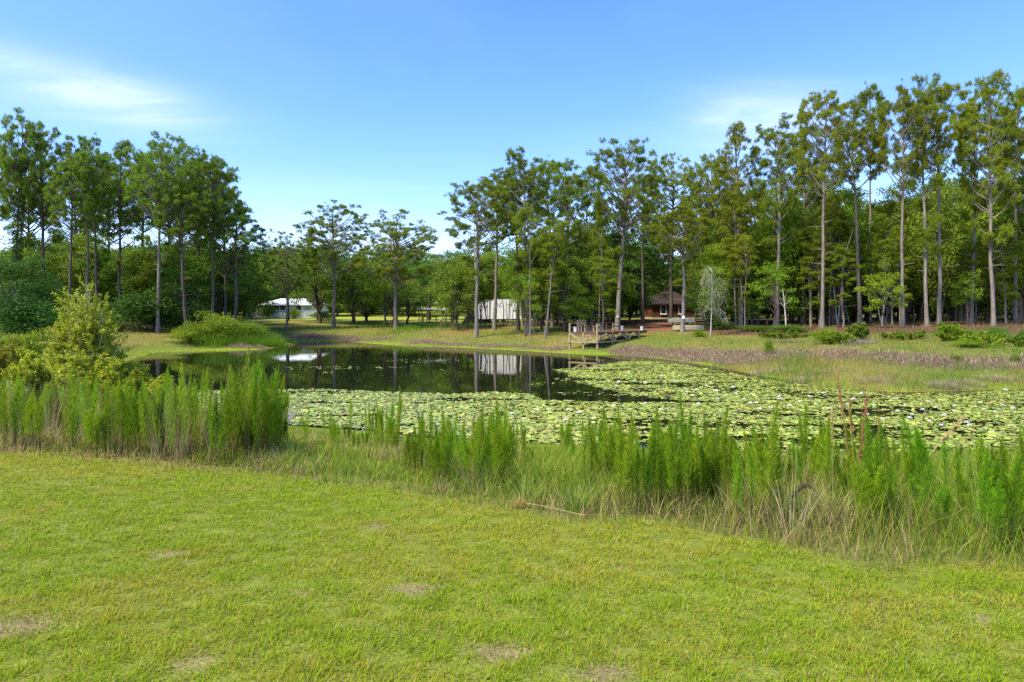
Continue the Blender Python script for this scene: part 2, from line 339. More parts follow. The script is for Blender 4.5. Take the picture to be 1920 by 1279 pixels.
# ------------------------------------------------------------------ blades
def blades(P, head, Ln, W, lean, curl, K=2, rng=None, col=None, tipcol=None):
    """grass blades: returns V, tris, colours"""
    N = len(P); hd = np.stack([np.cos(head), np.sin(head), np.zeros(N)], 1)
    tw = head + np.pi / 2 + (rng.normal(0, .5, N) if rng is not None else 0)
    sd = np.stack([np.cos(tw), np.sin(tw), np.zeros(N)], 1)
    V = np.zeros((N, 2 * K + 1, 3)); C = np.zeros((N, 2 * K + 1, 3)); p = P.copy()
    if col is None: col = np.ones((N, 3))
    if tipcol is None: tipcol = col
    for k in range(K + 1):
        t = k / K
        if k:
            th = lean + curl * (k - .5) / K
            p = p + (Ln / K)[:, None] * (np.sin(th)[:, None] * hd + np.cos(th)[:, None] * np.array([0, 0, 1.0]))
        w = (W * (1 - t ** 1.6) * (.75 if k == 0 else 1))[:, None] / 2
        cc = col * (1 - t) + tipcol * t
        if k < K:
            V[:, 2 * k] = p - sd * w; V[:, 2 * k + 1] = p + sd * w; C[:, 2 * k] = cc; C[:, 2 * k + 1] = cc
        else: V[:, 2 * K] = p; C[:, 2 * K] = cc
    f = []
    for k in range(K - 1): f += [[2 * k, 2 * k + 1, 2 * k + 3], [2 * k, 2 * k + 3, 2 * k + 2]]
    f += [[2 * K - 2, 2 * K - 1, 2 * K]]
    Fm = (np.arange(N)[:, None, None] * (2 * K + 1) + np.array(f)[None]).reshape(-1, 3)
    return V.reshape(-1, 3), Fm, C.reshape(-1, 3)
def pick(rng, pals, w, N, var=.18):
    p = np.array(pals, float)[rng.choice(len(pals), N, p=np.array(w) / np.sum(w))]
    return p * (1 + rng.uniform(-var, var, (N, 1))) * (1 + rng.uniform(-.06, .06, (N, 3)))
G_GREEN, G_LIME, G_YEL, G_STRAW, G_DEEP, G_BROWN = (.15, .26, .025), (.24, .34, .03), (.36, .36, .05), (.50, .40, .18), (.07, .17, .015), (.24, .15, .07)

def build_lawn():
    rng = np.random.default_rng(11); Ps = []; Ls = []; Ws = []
    for y0, y1, dens, lw, ww in ((1.4, 2.4, 3000, .05, .006), (2.4, 3.6, 17000, .042, .0050), (3.6, 5, 13000, .042, .0056), (5, 7, 8000, .042, .007), (7, 10, 4600, .045, .010), (10, 14, 900, .05, .018)):
        half = .84 * y1 + 3.2; n = int(dens * 2 * half * (y1 - y0))
        x = rng.uniform(-half, half, n); y = rng.uniform(y0, y1, n)
        g = lawn_mask(x, y); b = bare(x, y)
        clump = vnoise(x, y, .11, 31) * .6 + vnoise(x, y, .045, 32) * .4
        k = (rng.random(n) < g) & (rng.random(n) < np.clip((clump - .10) * 3.2, .35, 1)) & (rng.random(n) > b * .72) & ((np.abs(x) < .84 * y + .4) | (rng.random(n) < .4))
        x, y, clump = x[k], y[k], clump[k]; Ps.append(np.stack([x, y, terr(x, y) - .004], 1)); Ls.append(lw * rng.uniform(.5, 1.4, k.sum()) * (.35 + 1.35 * clump ** 1.3)); Ws.append(ww * rng.uniform(.7, 1.3, k.sum()))
    P = np.concatenate(Ps); Ln = np.concatenate(Ls); W = np.concatenate(Ws); N = len(P)
    a = .5 * fnoise(P[:, 0], P[:, 1], 1.5, 61) + .5 * fnoise(P[:, 0], P[:, 1], .35, 64); far = np.clip((P[:, 1] - 3) / 5, 0, 1)
    yel = np.clip((a - .43) * 3.0 + .18 * far, .06, .75)
    col = pick(rng, [(.245, .36, .012), (.315, .42, .015), (.17, .275, .010)], [4, 4, 2], N); ycol = pick(rng, [(.36, .37, .022), (.42, .39, .04), (.44, .35, .10)], [5, 3, 1.4], N)
    k = rng.random(N) < yel; col[k] = ycol[k]
    k = rng.random(N) < .06 + .5 * np.clip(bare(P[:, 0], P[:, 1]), 0, 1); col[k] = pick(rng, [(.46, .38, .19), (.30, .20, .10)], [2, 1], int(k.sum()))
    V, Fm, C = blades(P, rng.uniform(0, 2 * np.pi, N), Ln, W, rng.uniform(.35, 1.45, N), rng.uniform(.0, 1.0, N), 2, rng, col * .85, col * 1.1)
    o = link("lawn_grass", mesh_np("lawn_grass", V, [Fm], [M_GRASS], C)); tag(o, "short mown yellow-green lawn grass in front of the pond", "grass", kind="stuff")
build_lawn()

def build_rough_grass():
    """uncut strip between the lawn edge and the water"""
    rng = np.random.default_rng(12); n = 215000
    y = rng.uniform(3.0, 19, n) ; x = rng.uniform(-1, 1, n) * (.86 * y + 3.2)
    sd = sdist(x, y, SHORE); g = lawn_mask(x, y)
    k = (rng.random(n) > g) & (sd > -.3); x, y, sd, g = x[k], y[k], sd[k], g[k]
    px = CX + x / y * F_PX
    w = np.clip(9 / y, .35, 1) ; k = rng.random(len(x)) < w; x, y, sd, px = x[k], y[k], sd[k], px[k]
    N = len(x); P = np.stack([x, y, terr(x, y) - .01], 1)
    ye = np.interp(x, EDGE[:, 0], EDGE[:, 1]); e = y - ye                       # metres behind the lawn edge
    tall = .45 + .75 * vnoise(x, y, .9, 71) + .35 * vnoise(x, y, .3, 72)
    L0 = np.where(px > 900, .34, .26) * np.clip(.55 + e * .6, .45, 1) * np.clip(.55 + sd / 5, .5, 1)
    L0 *= np.where((px > 560) & (px < 780), .7, 1) * np.where(px > 1350, 1.2, 1) * np.where((px > 540) & (px < 1500), np.interp(sd, [0, 2, 4.5], [.30, .45, 1]), np.interp(sd, [0, 2, 4.5], [.5, .6, 1]))
    Ln = L0 * tall * rng.uniform(.6, 1.35, N); W = rng.uniform(.0045, .0085, N) * np.clip(y / 6, .8, 2.2)
    pn = fnoise(x, y, 1.6, 73); dryp = np.clip((.5 - e) * .7, 0, .25) + np.clip((pn - .55) * 3, 0, .55)
    dryp = np.where(px < 600, dryp + .12, dryp)
    col = pick(rng, [G_GREEN, G_LIME, G_YEL], [3.4, 4, 2.2], N); dc = pick(rng, [G_STRAW, (.40, .30, .13), G_BROWN], [4, 3, 2], N)
    k = rng.random(N) < dryp; col[k] = dc[k]
    V, Fm, C = blades(P, rng.uniform(0, 2 * np.pi, N), Ln, W, rng.uniform(.02, .45, N), rng.uniform(.1, 1.5, N), 4, rng, col * .8, col * 1.1)
    o = link("rough_grass", mesh_np("rough_grass", V, [Fm], [M_GRASS], C)); tag(o, "uncut green and straw grass strip between lawn and water lilies", "grass", kind="stuff")
build_rough_grass()

def build_bank_grass():
    """grass on the far bank and around the pond's left end"""
    rng = np.random.default_rng(13); n = 280000
    d = rng.uniform(19, 84, n) ; x = rng.uniform(-1, 1, n) * (.86 * d + 5); y = d
    sd = sdist(x, y, SHORE); px = CX + x / y * F_PX
    mud = zone(x, y, MUD, .6); lit = zone(x, y, LITTER, 1.5); pa = zone(x, y, PATH, .6)
    keep = 1 - .96 * mud - .86 * lit - .97 * pa
    left = px < 560
    lo = np.where((px > 1330) & (y < 34), -2.4 * vnoise(x, y, 1.5, 89), -.5)
    k = (sd > lo) & (rng.random(n) < np.clip(keep, 0, 1)) & (rng.random(n) < np.clip(1.15 - y / 140, .3, 1)) & (rng.random(n) < .35 + .9 * vnoise(x, y, 1.1, 81))
    x, y, sd, px = x[k], y[k], sd[k], px[k]; mud, lit = mud[k], lit[k]; N = len(x)
    z = np.maximum(terr(x, y), -.05)
    tall = .5 + .8 * vnoise(x, y, 2.2, 82) + .3 * vnoise(x, y, .7, 83)
    L0 = np.interp(sd, [-2, 0, 1.5, 4, 14, 30], [.14, .12, .16, .24, .30, .36])
    L0 = np.where((px > 1330) & (y < 34), .22 + .5 * np.clip((fnoise(x, y, 1.1, 86) - .35) * 2.5, 0, 1), L0)
    # lush clumps: by the inlet, by the dock, by the marshy right end
    for qx, qy, r, a in ((490, 642, 3.2, 2.6), (440, 640, 2.2, 2.2), (980, 652, 1.3, 1.9), (895, 652, .8, 1.7), (740, 625, 2.4, 1.8), (830, 612, 5, 1.9), (700, 610, 5, 1.7), (600, 607, 4, 1.5), (1790, 690, 1.4, 1.5), (1500, 700, 1.3, 1.6), (640, 606, 4, 1.6)):
        gx, gy = gpix(qx, qy); L0 = L0 * (1 + a * np.exp(-((x - gx) ** 2 + ((y - gy) * .8) ** 2) / r ** 2))
    lush = np.clip((L0 / .3 - 1.2), 0, 1)
    Ln = L0 * tall * rng.uniform(.55, 1.3, N); W = rng.uniform(.012, .026, N) * np.clip(y / 40, .6, 1.9)
    pn = fnoise(x, y, 4.5, 84)
    dryp = np.clip((pn - .50) * 3.2, 0, .9) * np.clip(sd / 5, 0, 1) * (1 - lush * .9) + lit * .5 + .35 * np.clip(1 - np.abs(sd - 13) / 6, 0, 1) * (px > 820)
    marsh = ((px > 1330) & (y < 33))
    dryp = np.where(marsh, np.clip((fnoise(x, y, 1.8, 85) - .45) * 4, 0, .85), dryp)
    wetb = np.clip(1.4 - sd / 1.4, 0, 1) * np.clip(2.4 * fnoise(x, y, 3.0, 97) - .4, 0, 1) * (~marsh)
    col = pick(rng, [(.17, .24, .03), (.25, .29, .04), (.33, .31, .06)], [4, 4, 2.4], N)
    lc = pick(rng, [(.11, .24, .015), (.17, .31, .02)], [1, 1], N); k = rng.random(N) < lush; col[k] = lc[k]
    wc = pick(rng, [(.25, .34, .02), (.33, .40, .03)], [1, 1], N); k = rng.random(N) < wetb * .9; col[k] = wc[k]
    dc = pick(rng, [(.46, .32, .12), (.42, .25, .09), (.32, .18, .08)], [4, 3, 2], N); k = rng.random(N) < dryp; col[k] = dc[k]
    V, Fm, C = blades(np.stack([x, y, z - .01], 1), rng.uniform(0, 2 * np.pi, N), Ln, W, rng.uniform(.05, .6, N), rng.uniform(.1, 1.2, N), 2, rng, col * .85, col * 1.08)
    o = link("bank_grass", mesh_np("bank_grass", V, [Fm], [M_GRASS], C)); tag(o, "rough green and tan grass on the far bank of the pond", "grass", kind="stuff")
    # dead plant litter lying on the mud
    xs_, ys_ = [], []
    for p in MUD:
        lo, hi = p.min(0) - 1, p.max(0) + 1; n = int(min(160000, (hi[0] - lo[0]) * (hi[1] - lo[1]) * 170)); x = rng.uniform(lo[0], hi[0], n); y = rng.uniform(lo[1], hi[1], n)
        k = (rng.random(n) < zone(x, y, [p], .6) * (.3 + .9 * vnoise(x, y, .9, 88))) & (np.abs(x) < .9 * y); xs_.append(x[k]); ys_.append(y[k])
    x = np.concatenate(xs_); y = np.concatenate(ys_); N = len(x)
    col = pick(rng, [(.30, .225, .145), (.21, .15, .09), (.40, .31, .18), (.11, .075, .045)], [4, 3, 2, 1.5], N)
    V, Fm, C = blades(np.stack([x, y, terr(x, y) + .01], 1), rng.uniform(0, 2 * np.pi, N), rng.uniform(.12, .42, N), rng.uniform(.012, .03, N), rng.uniform(.5, 1.5, N), rng.uniform(0, .6, N), 2, rng, col, col)
    o = link("dead_plant_litter", mesh_np("dead_plant_litter", V, [Fm], [M_STRAW], C)); tag(o, "grey brown dead plant litter lying along the muddy shoreline", "litter", kind="stuff")
build_bank_grass()

# ------------------------------------------------------------------ water lilies
M_PAD = None
def pad_mat():
    m, nt, n, L, b = nodes_of("lily_pad_leaf")
    at = n.new("ShaderNodeAttribute"); at.attribute_name = "Col"
    oi = n.new("ShaderNodeObjectInfo"); mr = n.new("ShaderNodeMapRange"); mr.inputs[3].default_value = .85; mr.inputs[4].default_value = 1.15; L.new(oi.outputs["Random"], mr.inputs[0])
    hs = n.new("ShaderNodeHueSaturation"); L.new(at.outputs["Color"], hs.inputs["Color"]); L.new(mr.outputs[0], hs.inputs["Value"])
    L.new(hs.outputs[0], b.inputs["Base Color"]); setin(b, Roughness=.36); b.inputs["Specular IOR Level"].default_value = .75
    return m
M_PAD = pad_mat()
PADS = [poly_px([(200, 742), (380, 733), (560, 732), (600, 731), (700, 735), (840, 741), (930, 736), (1000, 741), (1020, 751), (1180, 757), (1260, 756), (1200, 744), (1130, 731), (1075, 716), (1140, 714), (1068, 708),
                 (1060, 700), (1030, 694), (1100, 690), (1170, 678), (1240, 679), (1320, 692), (1400, 706), (1480, 718), (1560, 729), (1700, 737), (1920, 731), (2450, 735), (2400, 815), (1920, 846), (1600, 852), (1300, 845), (1000, 834), (830, 826), (700, 810), (560, 800), (420, 779), (200, 762)])]
def pads():
    rng = np.random.default_rng(14); g = .092
    lo = PADS[0].min(0); hi = PADS[0].max(0)
    X, Y = np.meshgrid(np.arange(lo[0], hi[0], g), np.arange(lo[1], hi[1], g * .9)); X = X + (np.arange(X.shape[0]) % 2)[:, None] * g / 2
    x = X.ravel() + rng.normal(0, .034, X.size); y = Y.ravel() + rng.normal(0, .034, X.size)
    px = CX + x / y * F_PX
    ok = in_poly(x, y, PADS[0]) & (np.abs(x) < .95 * y + 1)
    ed = -sdist(x, y, PADS[0]); sw = -sdist(x, y, SHORE)
    hole = fnoise(x * .45, y, .8, 91); thin = np.clip((px - 900) / 500, 0, 1)
    hole2 = vnoise(x * .30, y, .55, 95)
    prob = np.clip(.98 - .12 * thin, 0, 1) * np.where(hole > .70 - .06 * thin, .15, 1) * np.where(hole2 > .90 - .10 * thin, .15, 1) * np.clip(.45 + ed / .8, .3, 1)
    prob = prob * np.where((px > 1280) & (y > 21), np.clip(sw * .7 + .15, .1, 1), 1)
    ok &= (rng.random(len(x)) < prob) & (sw > -.15)
    x, y, px = x[ok], y[ok], px[ok]
    # loose pads drifting in the open water
    qx, qy = [], []
    for a, b_, m_, w in ((600, 690, 40, 60), (680, 690, 26, 60), (830, 676, 20, 50), (760, 680, 10, 40), (880, 695, 14, 40), (1080, 712, 26, 30), (1100, 738, 22, 40), (1160, 742, 26, 40), (1020, 722, 6, 20), (560, 700, 8, 30)):
        k = poly_px(np.stack([a + rng.normal(0, w, m_), b_ + rng.normal(0, 1.6, m_)], 1)); qx += list(k[:, 0]); qy += list(k[:, 1])
    x = np.concatenate([x, qx]); y = np.concatenate([y, qy]); N = len(x)
    o_ = np.argsort(y); x, y = x[o_], y[o_]
    rad = .042 + .046 * rng.random(N) ** 1.3; z = .008 + rng.random(N) * .03; rot = rng.uniform(0, 2 * np.pi, N)
    curl = rng.random(N) < .12
    base = pick(rng, [(.31, .37, .042), (.375, .425, .062), (.215, .30, .030), (.43, .40, .065), (.32, .20, .06), (.15, .19, .03)], [5, 4, 3, 1.5, .5, .8], N)
    return x, y, z, rad, rot, curl, base
PX_, PY_, PZ_, PR_, PROT_, PCURL_, PCOL_ = pads()
NP = 11
def pad_verts(rad, rot, curl, tiltx, tilty, seed):
    """one round leaf with its notch, slightly wavy, rim turned up when curl; vectorised over N pads"""
    N = len(rad); rng = np.random.default_rng(seed); th = np.linspace(.16, 2 * np.pi - .16, NP)[None] + rot[:, None]
    r = rad[:, None] * (1 + rng.normal(0, .035, (N, NP)))
    zr = rng.normal(0, .006, (N, NP)) + np.where(curl[:, None], .05 * np.clip(np.cos(th - rot[:, None] * 1.7), 0, 1) ** 1.5 * rad[:, None] / .1, .004)
    V = np.zeros((N, NP + 1, 3)); V[:, 1:, 0] = r * np.cos(th); V[:, 1:, 1] = r * np.sin(th); V[:, 1:, 2] = zr
    V[..., 2] += V[..., 0] * tiltx[:, None] + V[..., 1] * tilty[:, None]
    return V
PAD_F = np.array([[0, k, k + 1] for k in range(1, NP)])
def build_pads():
    rng = np.random.default_rng(15); N = len(PX_); ppx = CX + PX_ / PY_ * F_PX
    ppy = HY + (HC - PZ_) / PY_ * F_PX
    # the 300 showing largest as individuals: near, inside the frame, in the gaps of the weeds
    vis = (ppx > 580) & (ppx < 1900) & (ppy < 812 + (ppx - 600) * .012)
    order = np.argsort(np.where(vis, PY_ - PR_ * 20, 1e9))[:300]; single = np.zeros(N, bool); single[order] = True
    tx, ty = rng.normal(0, .05, N), rng.normal(0, .05, N)
    V = pad_verts(PR_, PROT_, PCURL_, tx, ty, 16) + np.stack([PX_, PY_, PZ_ + .012], 1)[:, None]
    C = np.repeat(PCOL_[:, None], NP + 1, 1)
    k = np.where(~single)[0]
    Fm = (np.arange(len(k))[:, None, None] * (NP + 1) + PAD_F[None]).reshape(-1, 3)
    o = link("lily_pads", mesh_np("lily_pads", V[k].reshape(-1, 3), [Fm], [M_PAD], C[k].reshape(-1, 3), smooth=False))
    tag(o, "mass of yellow-green lily pads covering the pond", "lily pads", kind="stuff")
    protos = []
    for i in range(10):
        v = pad_verts(np.array([.1]), np.array([i * .7]), np.array([i % 4 == 0]), np.array([rng.normal(0, .05)]), np.array([rng.normal(0, .05)]), 30 + i)[0]
        c = pick(rng, [(.33, .38, .040), (.40, .44, .06), (.24, .31, .03), (.46, .42, .07)], [5, 4, 2, 1], 1)
        protos.append(mesh_np("lily_pad", v, [PAD_F], [M_PAD], np.repeat(c, NP + 1, 0)))
    for j in np.where(single)[0]:
        o = link("lily_pad", protos[rng.integers(10)], loc=(PX_[j], PY_[j], PZ_[j] + .012)); s = PR_[j] / .1; o.scale = (s, s, s); o.rotation_euler[2] = rng.uniform(0, 6.28)
        tag(o, "round yellow-green lily pad floating at the near edge of the lily mat", "lily pad", "lily pads along the near edge of the mat")
build_pads()
def build_flowers():
    rng = np.random.default_rng(17); mats = []
    m, nt, n, L, b = nodes_of("lily_petal"); setin(b, Base_Color=(.86, .86, .80, 1), Roughness=.5); mats.append(m)
    m, nt, n, L, b = nodes_of("lily_stamen"); setin(b, Base_Color=(.75, .48, .05, 1), Roughness=.6); mats.append(m)
    protos = []
    for v in range(4):
        g = Geo()
        for ring, (cnt, tilt, ln) in enumerate(((7, .35, .075), (7, .8, .068), (5, 1.15, .055))):
            for k in range(cnt):
                a = 2 * math.pi * (k + .5 * ring) / cnt + rng.normal(0, .1); t = tilt + rng.normal(0, .08)
                d = np.array([math.cos(a) * math.cos(t), math.sin(a) * math.cos(t), math.sin(t)]); s = np.array([-math.sin(a), math.cos(a), 0]) * .016; up = np.array([0, 0, .006])
                g.add([d * .008, d * ln * .55 + s - up, d * ln, d * ln * .55 - s - up], [[0, 1, 2], [0, 2, 3]])
        pet = g.mesh("petals", [mats[0]])
        g = Geo()
        for k in range(9):
            a = k * .7; g.bar((0, 0, .012), (.012 * math.cos(a), .012 * math.sin(a), .04), .006)
        protos.append((pet, g.mesh("stamens", [mats[1]])))
    spots = [(1325, 727), (1342, 737), (1461, 747), (1463, 752), (1418, 759), (1407, 760), (1380, 742), (1288, 738), (1362, 744), (1306, 734), (1520, 748), (1545, 740), (1590, 762), (1555, 770), (1625, 782), (1655, 790), (1683, 775), (1705, 788), (1710, 781),
             (1742, 795), (1770, 783), (1788, 774), (1812, 797), (1845, 772), (1866, 776), (1880, 764), (1742, 757), (1818, 802), (1860, 817), (1872, 858), (1765, 802), (1900, 770), (1838, 759), (1790, 765), (1640, 764), (1600, 752), (1530, 762), (1500, 756), (1480, 765), (1445, 768),
             (1425, 771), (1265, 716), (1240, 708), (1180, 700), (1210, 722), (1190, 718), (1125, 687), (1155, 727), (1160, 719), (1300, 745), (1310, 762), (1332, 720), (1345, 752), (1210, 760), (1065, 772), (1085, 778), (1060, 792), (1028, 772), (1005, 772), (1150, 765), (960, 780), (890, 792),
             (980, 790), (1110, 790), (1240, 772), (1375, 730), (1395, 752), (1885, 735), (1820, 725), (1575, 736), (1615, 742), (1680, 752), (1695, 765), (1730, 772), (1755, 768)]
    for px, py in spots:
        x, y = poly_px([(px, py)])[0]; s = rng.uniform(.9, 1.3) * (1.2 if y > 22 else 1)
        e = empty("water_lily_flower", (x, y, .05), rng.uniform(0, 6.28), (s, s, s)); p = protos[rng.integers(4)]
        link("petals", p[0], e); link("stamens", p[1], e)
        tag(e, "white water lily flower open among the floating pads", "flower", "white flowers on the lily mat")
build_flowers()

# ------------------------------------------------------------------ trees
def unit(v): return v / (np.linalg.norm(v, axis=-1, keepdims=True) + 1e-9)
def needle_tufts(C, rng, nn=20, ln=(.20, .36), w=.05, base=(.110, .155, .024)):
    N = len(C); D = unit(rng.normal(0, 1, (N, nn, 3)) + np.array([0, 0, .35])); l = rng.uniform(*ln, (N, nn, 1))
    S = unit(np.cross(D, rng.normal(0, 1, (N, nn, 3)))) * w / 2
    c = C[:, None] + D * .03
    V = np.stack([c - S, c + S, c + D * l], 2).reshape(-1, 3)
    tone = 1 + rng.uniform(-.22, .22, (N, 1)); hue = rng.uniform(0, 1, (N, 1))
    col = np.array(base) * tone * (1 + hue * np.array([.25, .10, 0]))
    C3 = np.repeat(col, nn * 3, 0)
    return V, np.arange(len(V)).reshape(-1, 3), C3
def leaf_quads(C, rng, l=.24, w=.13, base=(.075, .130, .020), up=.6, var=.25, colper=None):
    N = len(C); nrm = unit(rng.normal(0, 1, (N, 3)) + np.array([0, 0, up])); a = unit(np.cross(nrm, rng.normal(0, 1, (N, 3)))); s = np.cross(nrm, a)
    L_ = (l * rng.uniform(.6, 1.3, N))[:, None] / 2; W_ = (w * rng.uniform(.7, 1.3, N))[:, None] / 2
    V = np.stack([C - a * L_, C + s * W_, C + a * L_, C - s * W_], 1).reshape(-1, 3)
    col = np.array(base) * (1 + rng.uniform(-var, var, (N, 1))) * (1 + rng.uniform(0, .3, (N, 1)) * np.array([1, .3, 0]))
    if colper is not None: col = col * colper
    return V, np.arange(4 * N).reshape(-1, 4), np.repeat(col, 4, 0)

def pine_proto(seed, H=20.0, cb=.5, Rc=3.0, nb=36, r0=.20, peak=.4, fork=False, stub=6, dense=1.0, low=0):
    rng = np.random.default_rng(seed); wood = Geo(); tuf = []
    zs = np.linspace(0, 1, 12); bend = np.cumsum(rng.normal(0, .05, (12, 2)), 0); bend -= bend[0]
    TP = np.stack([bend[:, 0] * .9, bend[:, 1] * .9, zs * H * .93], 1)
    TR = .86 * r0 * (1.12 * (1 - zs) ** .75 + .10); TR[0] *= 1.25
    wood.tube(TP, TR, 9)
    at = lambda t: np.array([np.interp(t, zs, TP[:, i]) for i in range(3)])
    zc, hz = H * (cb + .97) / 2, H * (.97 - cb) / 2; tips = []
    for k in range(nb):
        v = 1 - 1.75 * (k + rng.random()) / nb; az = k * 2.4 + rng.normal(0, .35); rr = rng.uniform(.62, 1.06)
        hr = math.sqrt(max(.02, 1 - abs(v) ** 2.4)); tips.append(np.array([math.cos(az) * hr * Rc * rr, math.sin(az) * hr * Rc * rr, zc + v * hz * (rr if v > 0 else 1)]))
    for k in range(low): az = rng.uniform(0, 6.28); r_ = Rc * rng.uniform(.3, .6); tips.append(np.array([math.cos(az) * r_, math.sin(az) * r_, H * rng.uniform(cb * .5, cb)]))
    for tip in tips:
        hd_ = math.hypot(tip[0], tip[1]); zb = np.clip(tip[2] - hd_ * rng.uniform(.25, .75), H * min(cb, tip[2] / H) * .93, H * .93); p0 = at(zb / H)
        K = 5; s_ = np.linspace(0, 1, K)[:, None]; ctl = p0 * .45 + tip * .55; ctl[2] = p0[2] + (tip[2] - p0[2]) * .28 + rng.normal(0, .12)
        BP = (1 - s_) ** 2 * p0 + 2 * s_ * (1 - s_) * ctl + s_ ** 2 * tip + rng.normal(0, .05, (K, 3)) * s_; s = s_[:, 0]; Lb = np.linalg.norm(tip - p0)
        wood.tube(BP, max(.02, .018 * Lb + .012) * (1 - .72 * s), 5, cap=False)
        h = (tip - p0) * [1, 1, 0]; h = h / (np.linalg.norm(h) + 1e-6); sd = np.array([-h[1], h[0], 0]); ends = [(BP[-1], 1.0)]
        for q in range(int(rng.integers(2, 5))):
            u = rng.uniform(.45, .95); b0 = np.array([np.interp(u, s, BP[:, i]) for i in range(3)]); an = rng.choice([-1, 1]) * rng.uniform(.4, 1.2)
            dh = h * math.cos(an) + sd * math.sin(an); l2 = np.clip(Lb * rng.uniform(.18, .38), .35, 1.3); e2 = b0 + dh * l2 + np.array([0, 0, l2 * rng.uniform(.1, .7)])
            wood.tube([b0, (b0 + e2) / 2 + rng.normal(0, .04, 3), e2], [.018, .014, .009], 4, cap=False); ends.append((e2, .85))
        for e, wgt in ends:
            m = max(3, int(round(rng.uniform(7, 13) * wgt * dense))); g_ = unit(rng.normal(0, 1, (m, 3))) * (rng.random((m, 1)) ** .4); tuf.append(e + g_ * np.array([.40, .40, .27]) * rng.uniform(.75, 1.2) + np.array([0, 0, .08]))
    tuf.append(at(.985) + rng.normal(0, 1, (16, 3)) * np.array([.35, .35, .3]))
    for k in range(stub):
        t = rng.uniform(.22, cb); az = rng.uniform(0, 6.28); l = rng.uniform(.4, 1.7); p0 = at(t); e = p0 + np.array([math.cos(az), math.sin(az), rng.uniform(-.1, .5)]) * l
        wood.tube([p0, (p0 + e) / 2 + rng.normal(0, .08, 3), e], [.035, .022, .008], 4, cap=False)
    T = np.concatenate(tuf); V, Fm, C = needle_tufts(T, rng, 22, (.18, .34), .040)
    return dict(trunk=wood.mesh("trunk", [M_BARK], True), crown=mesh_np("crown", V, [Fm], [M_NEEDLE], C), H=float(T[:, 2].max() + .25), R=Rc)

def broad_proto(seed, H=12.0, cb=.25, Rc=4.0, clumps=60, per=110, leaf=.24, r0=.2, flat=1.0, shell=.5, base=(.075, .130, .020), spread=.15, stems=1, lobe=.25):
    rng = np.random.default_rng(seed); wood = Geo(); z0 = H * cb; hz = (H - z0) / 2; c0 = np.array([0, 0, z0 + hz * .95])
    D = unit(rng.normal(0, 1, (clumps, 3))); D[:, 2] = np.where(D[:, 2] < -.75, -D[:, 2], D[:, 2])
    lob = 1 + lobe * np.sin(D[:, 0] * 4.1 + seed) * np.cos(D[:, 1] * 3.7 + seed * 1.7) + rng.normal(0, .08, clumps)
    rr = rng.uniform(shell, 1, clumps) ** .6 * lob
    CC = c0 + D * rr[:, None] * np.array([Rc, Rc, hz * flat])
    sz = rng.uniform(.6, 1.4, clumps)
    m = np.maximum(12, (per * sz ** 2).astype(int)); idx = np.repeat(np.arange(clumps), m)
    tone = rng.uniform(.75, 1.28, clumps)[idx][:, None]
    g = rng.normal(0, 1, (len(idx), 3)) * np.array([1, 1, .62]); g = g / np.maximum(1, np.linalg.norm(g, axis=1, keepdims=True) / 1.7)
    C = CC[idx] + g * (sz[idx] * spread * Rc * .8)[:, None]
    k = C[:, 2] > .08; V, Fq, Cc = leaf_quads(C[k], rng, leaf, leaf * .55, base, colper=tone[k])
    for s in range(stems):
        off = np.array([rng.normal(0, .12), rng.normal(0, .12), 0]) * (stems > 1); top = c0 + np.array([rng.normal(0, .35), rng.normal(0, .35), hz * .1])
        P0 = np.array([off, off * 1.5 + [rng.normal(0, .1), rng.normal(0, .1), z0 * .6], off + [rng.normal(0, .2), rng.normal(0, .2), z0 + .05 * H], top]); P0[0, 2] = -.15
        wood.tube(P0, np.array([1.25, .95, .8, .3]) * r0, 8)
        for q in rng.choice(clumps, min(clumps, 16 // stems + 3), replace=False):
            b0 = P0[1] * (1 - (u := rng.uniform(.25, 1))) + P0[2] * u if rng.random() < .5 else P0[2] * (1 - (u := rng.uniform(0, .9))) + P0[3] * u
            mid = (b0 + CC[q]) / 2 + rng.normal(0, .12 * Rc / 3, 3) + [0, 0, .06 * H]; wood.tube([b0, mid, CC[q]], [r0 * .38, r0 * .24, r0 * .07], 5, cap=False)
    return dict(trunk=wood.mesh("trunk", [M_BARK_D], True), crown=mesh_np("crown", V, [Fq], [M_OAK], Cc), H=float(C[:, 2].max()), R=Rc)

PW = [pine_proto(100 + i, cb=[.50, .55, .48][i], Rc=4.0, nb=58, low=5, r0=.24, stub=9, dense=1.0) for i in range(3)]                     # wide round crowns
PG = [pine_proto(105 + i, cb=.36, Rc=4.2, nb=66, r0=.22, stub=3, dense=1.0) for i in range(2)]     # round crowns of shorter pines
PM = [pine_proto(110 + i, cb=[.48, .54, .58, .45][i], Rc=2.9, nb=40, dense=1.0, stub=8, low=[3, 0, 2, 4][i]) for i in range(4)]  # medium crowns
PN = [pine_proto(120 + i, cb=[.58, .5, .62, .48][i], Rc=2.2, nb=28, dense=1.0, stub=9, r0=.17, low=[4, 6, 2, 7][i]) for i in range(4)]  # tall slim pines
PS = [pine_proto(130 + i, H=14, cb=[.5, .65, .4][i], Rc=1.2, nb=16, stub=5, r0=.085, low=3, dense=.8) for i in range(3)]   # thin young pines
BO = [broad_proto(200 + i, 12, .12, 4.2, 95, 110, .26, .24, shell=.35) for i in range(4)]
BT = [broad_proto(210 + i, 16, .16, 3.6, 120, 95, .26, .2, shell=.3) for i in range(4)]           # tall broadleaf
BS = [broad_proto(220 + i, 8, .22, 2.4, 46, 80, .20, .09, shell=.3, stems=2) for i in range(3)]   # small trees
BH = [broad_proto(250 + i, 11, .40, 3.8, 80, 95, .24, .2, shell=.3) for i in range(2)]
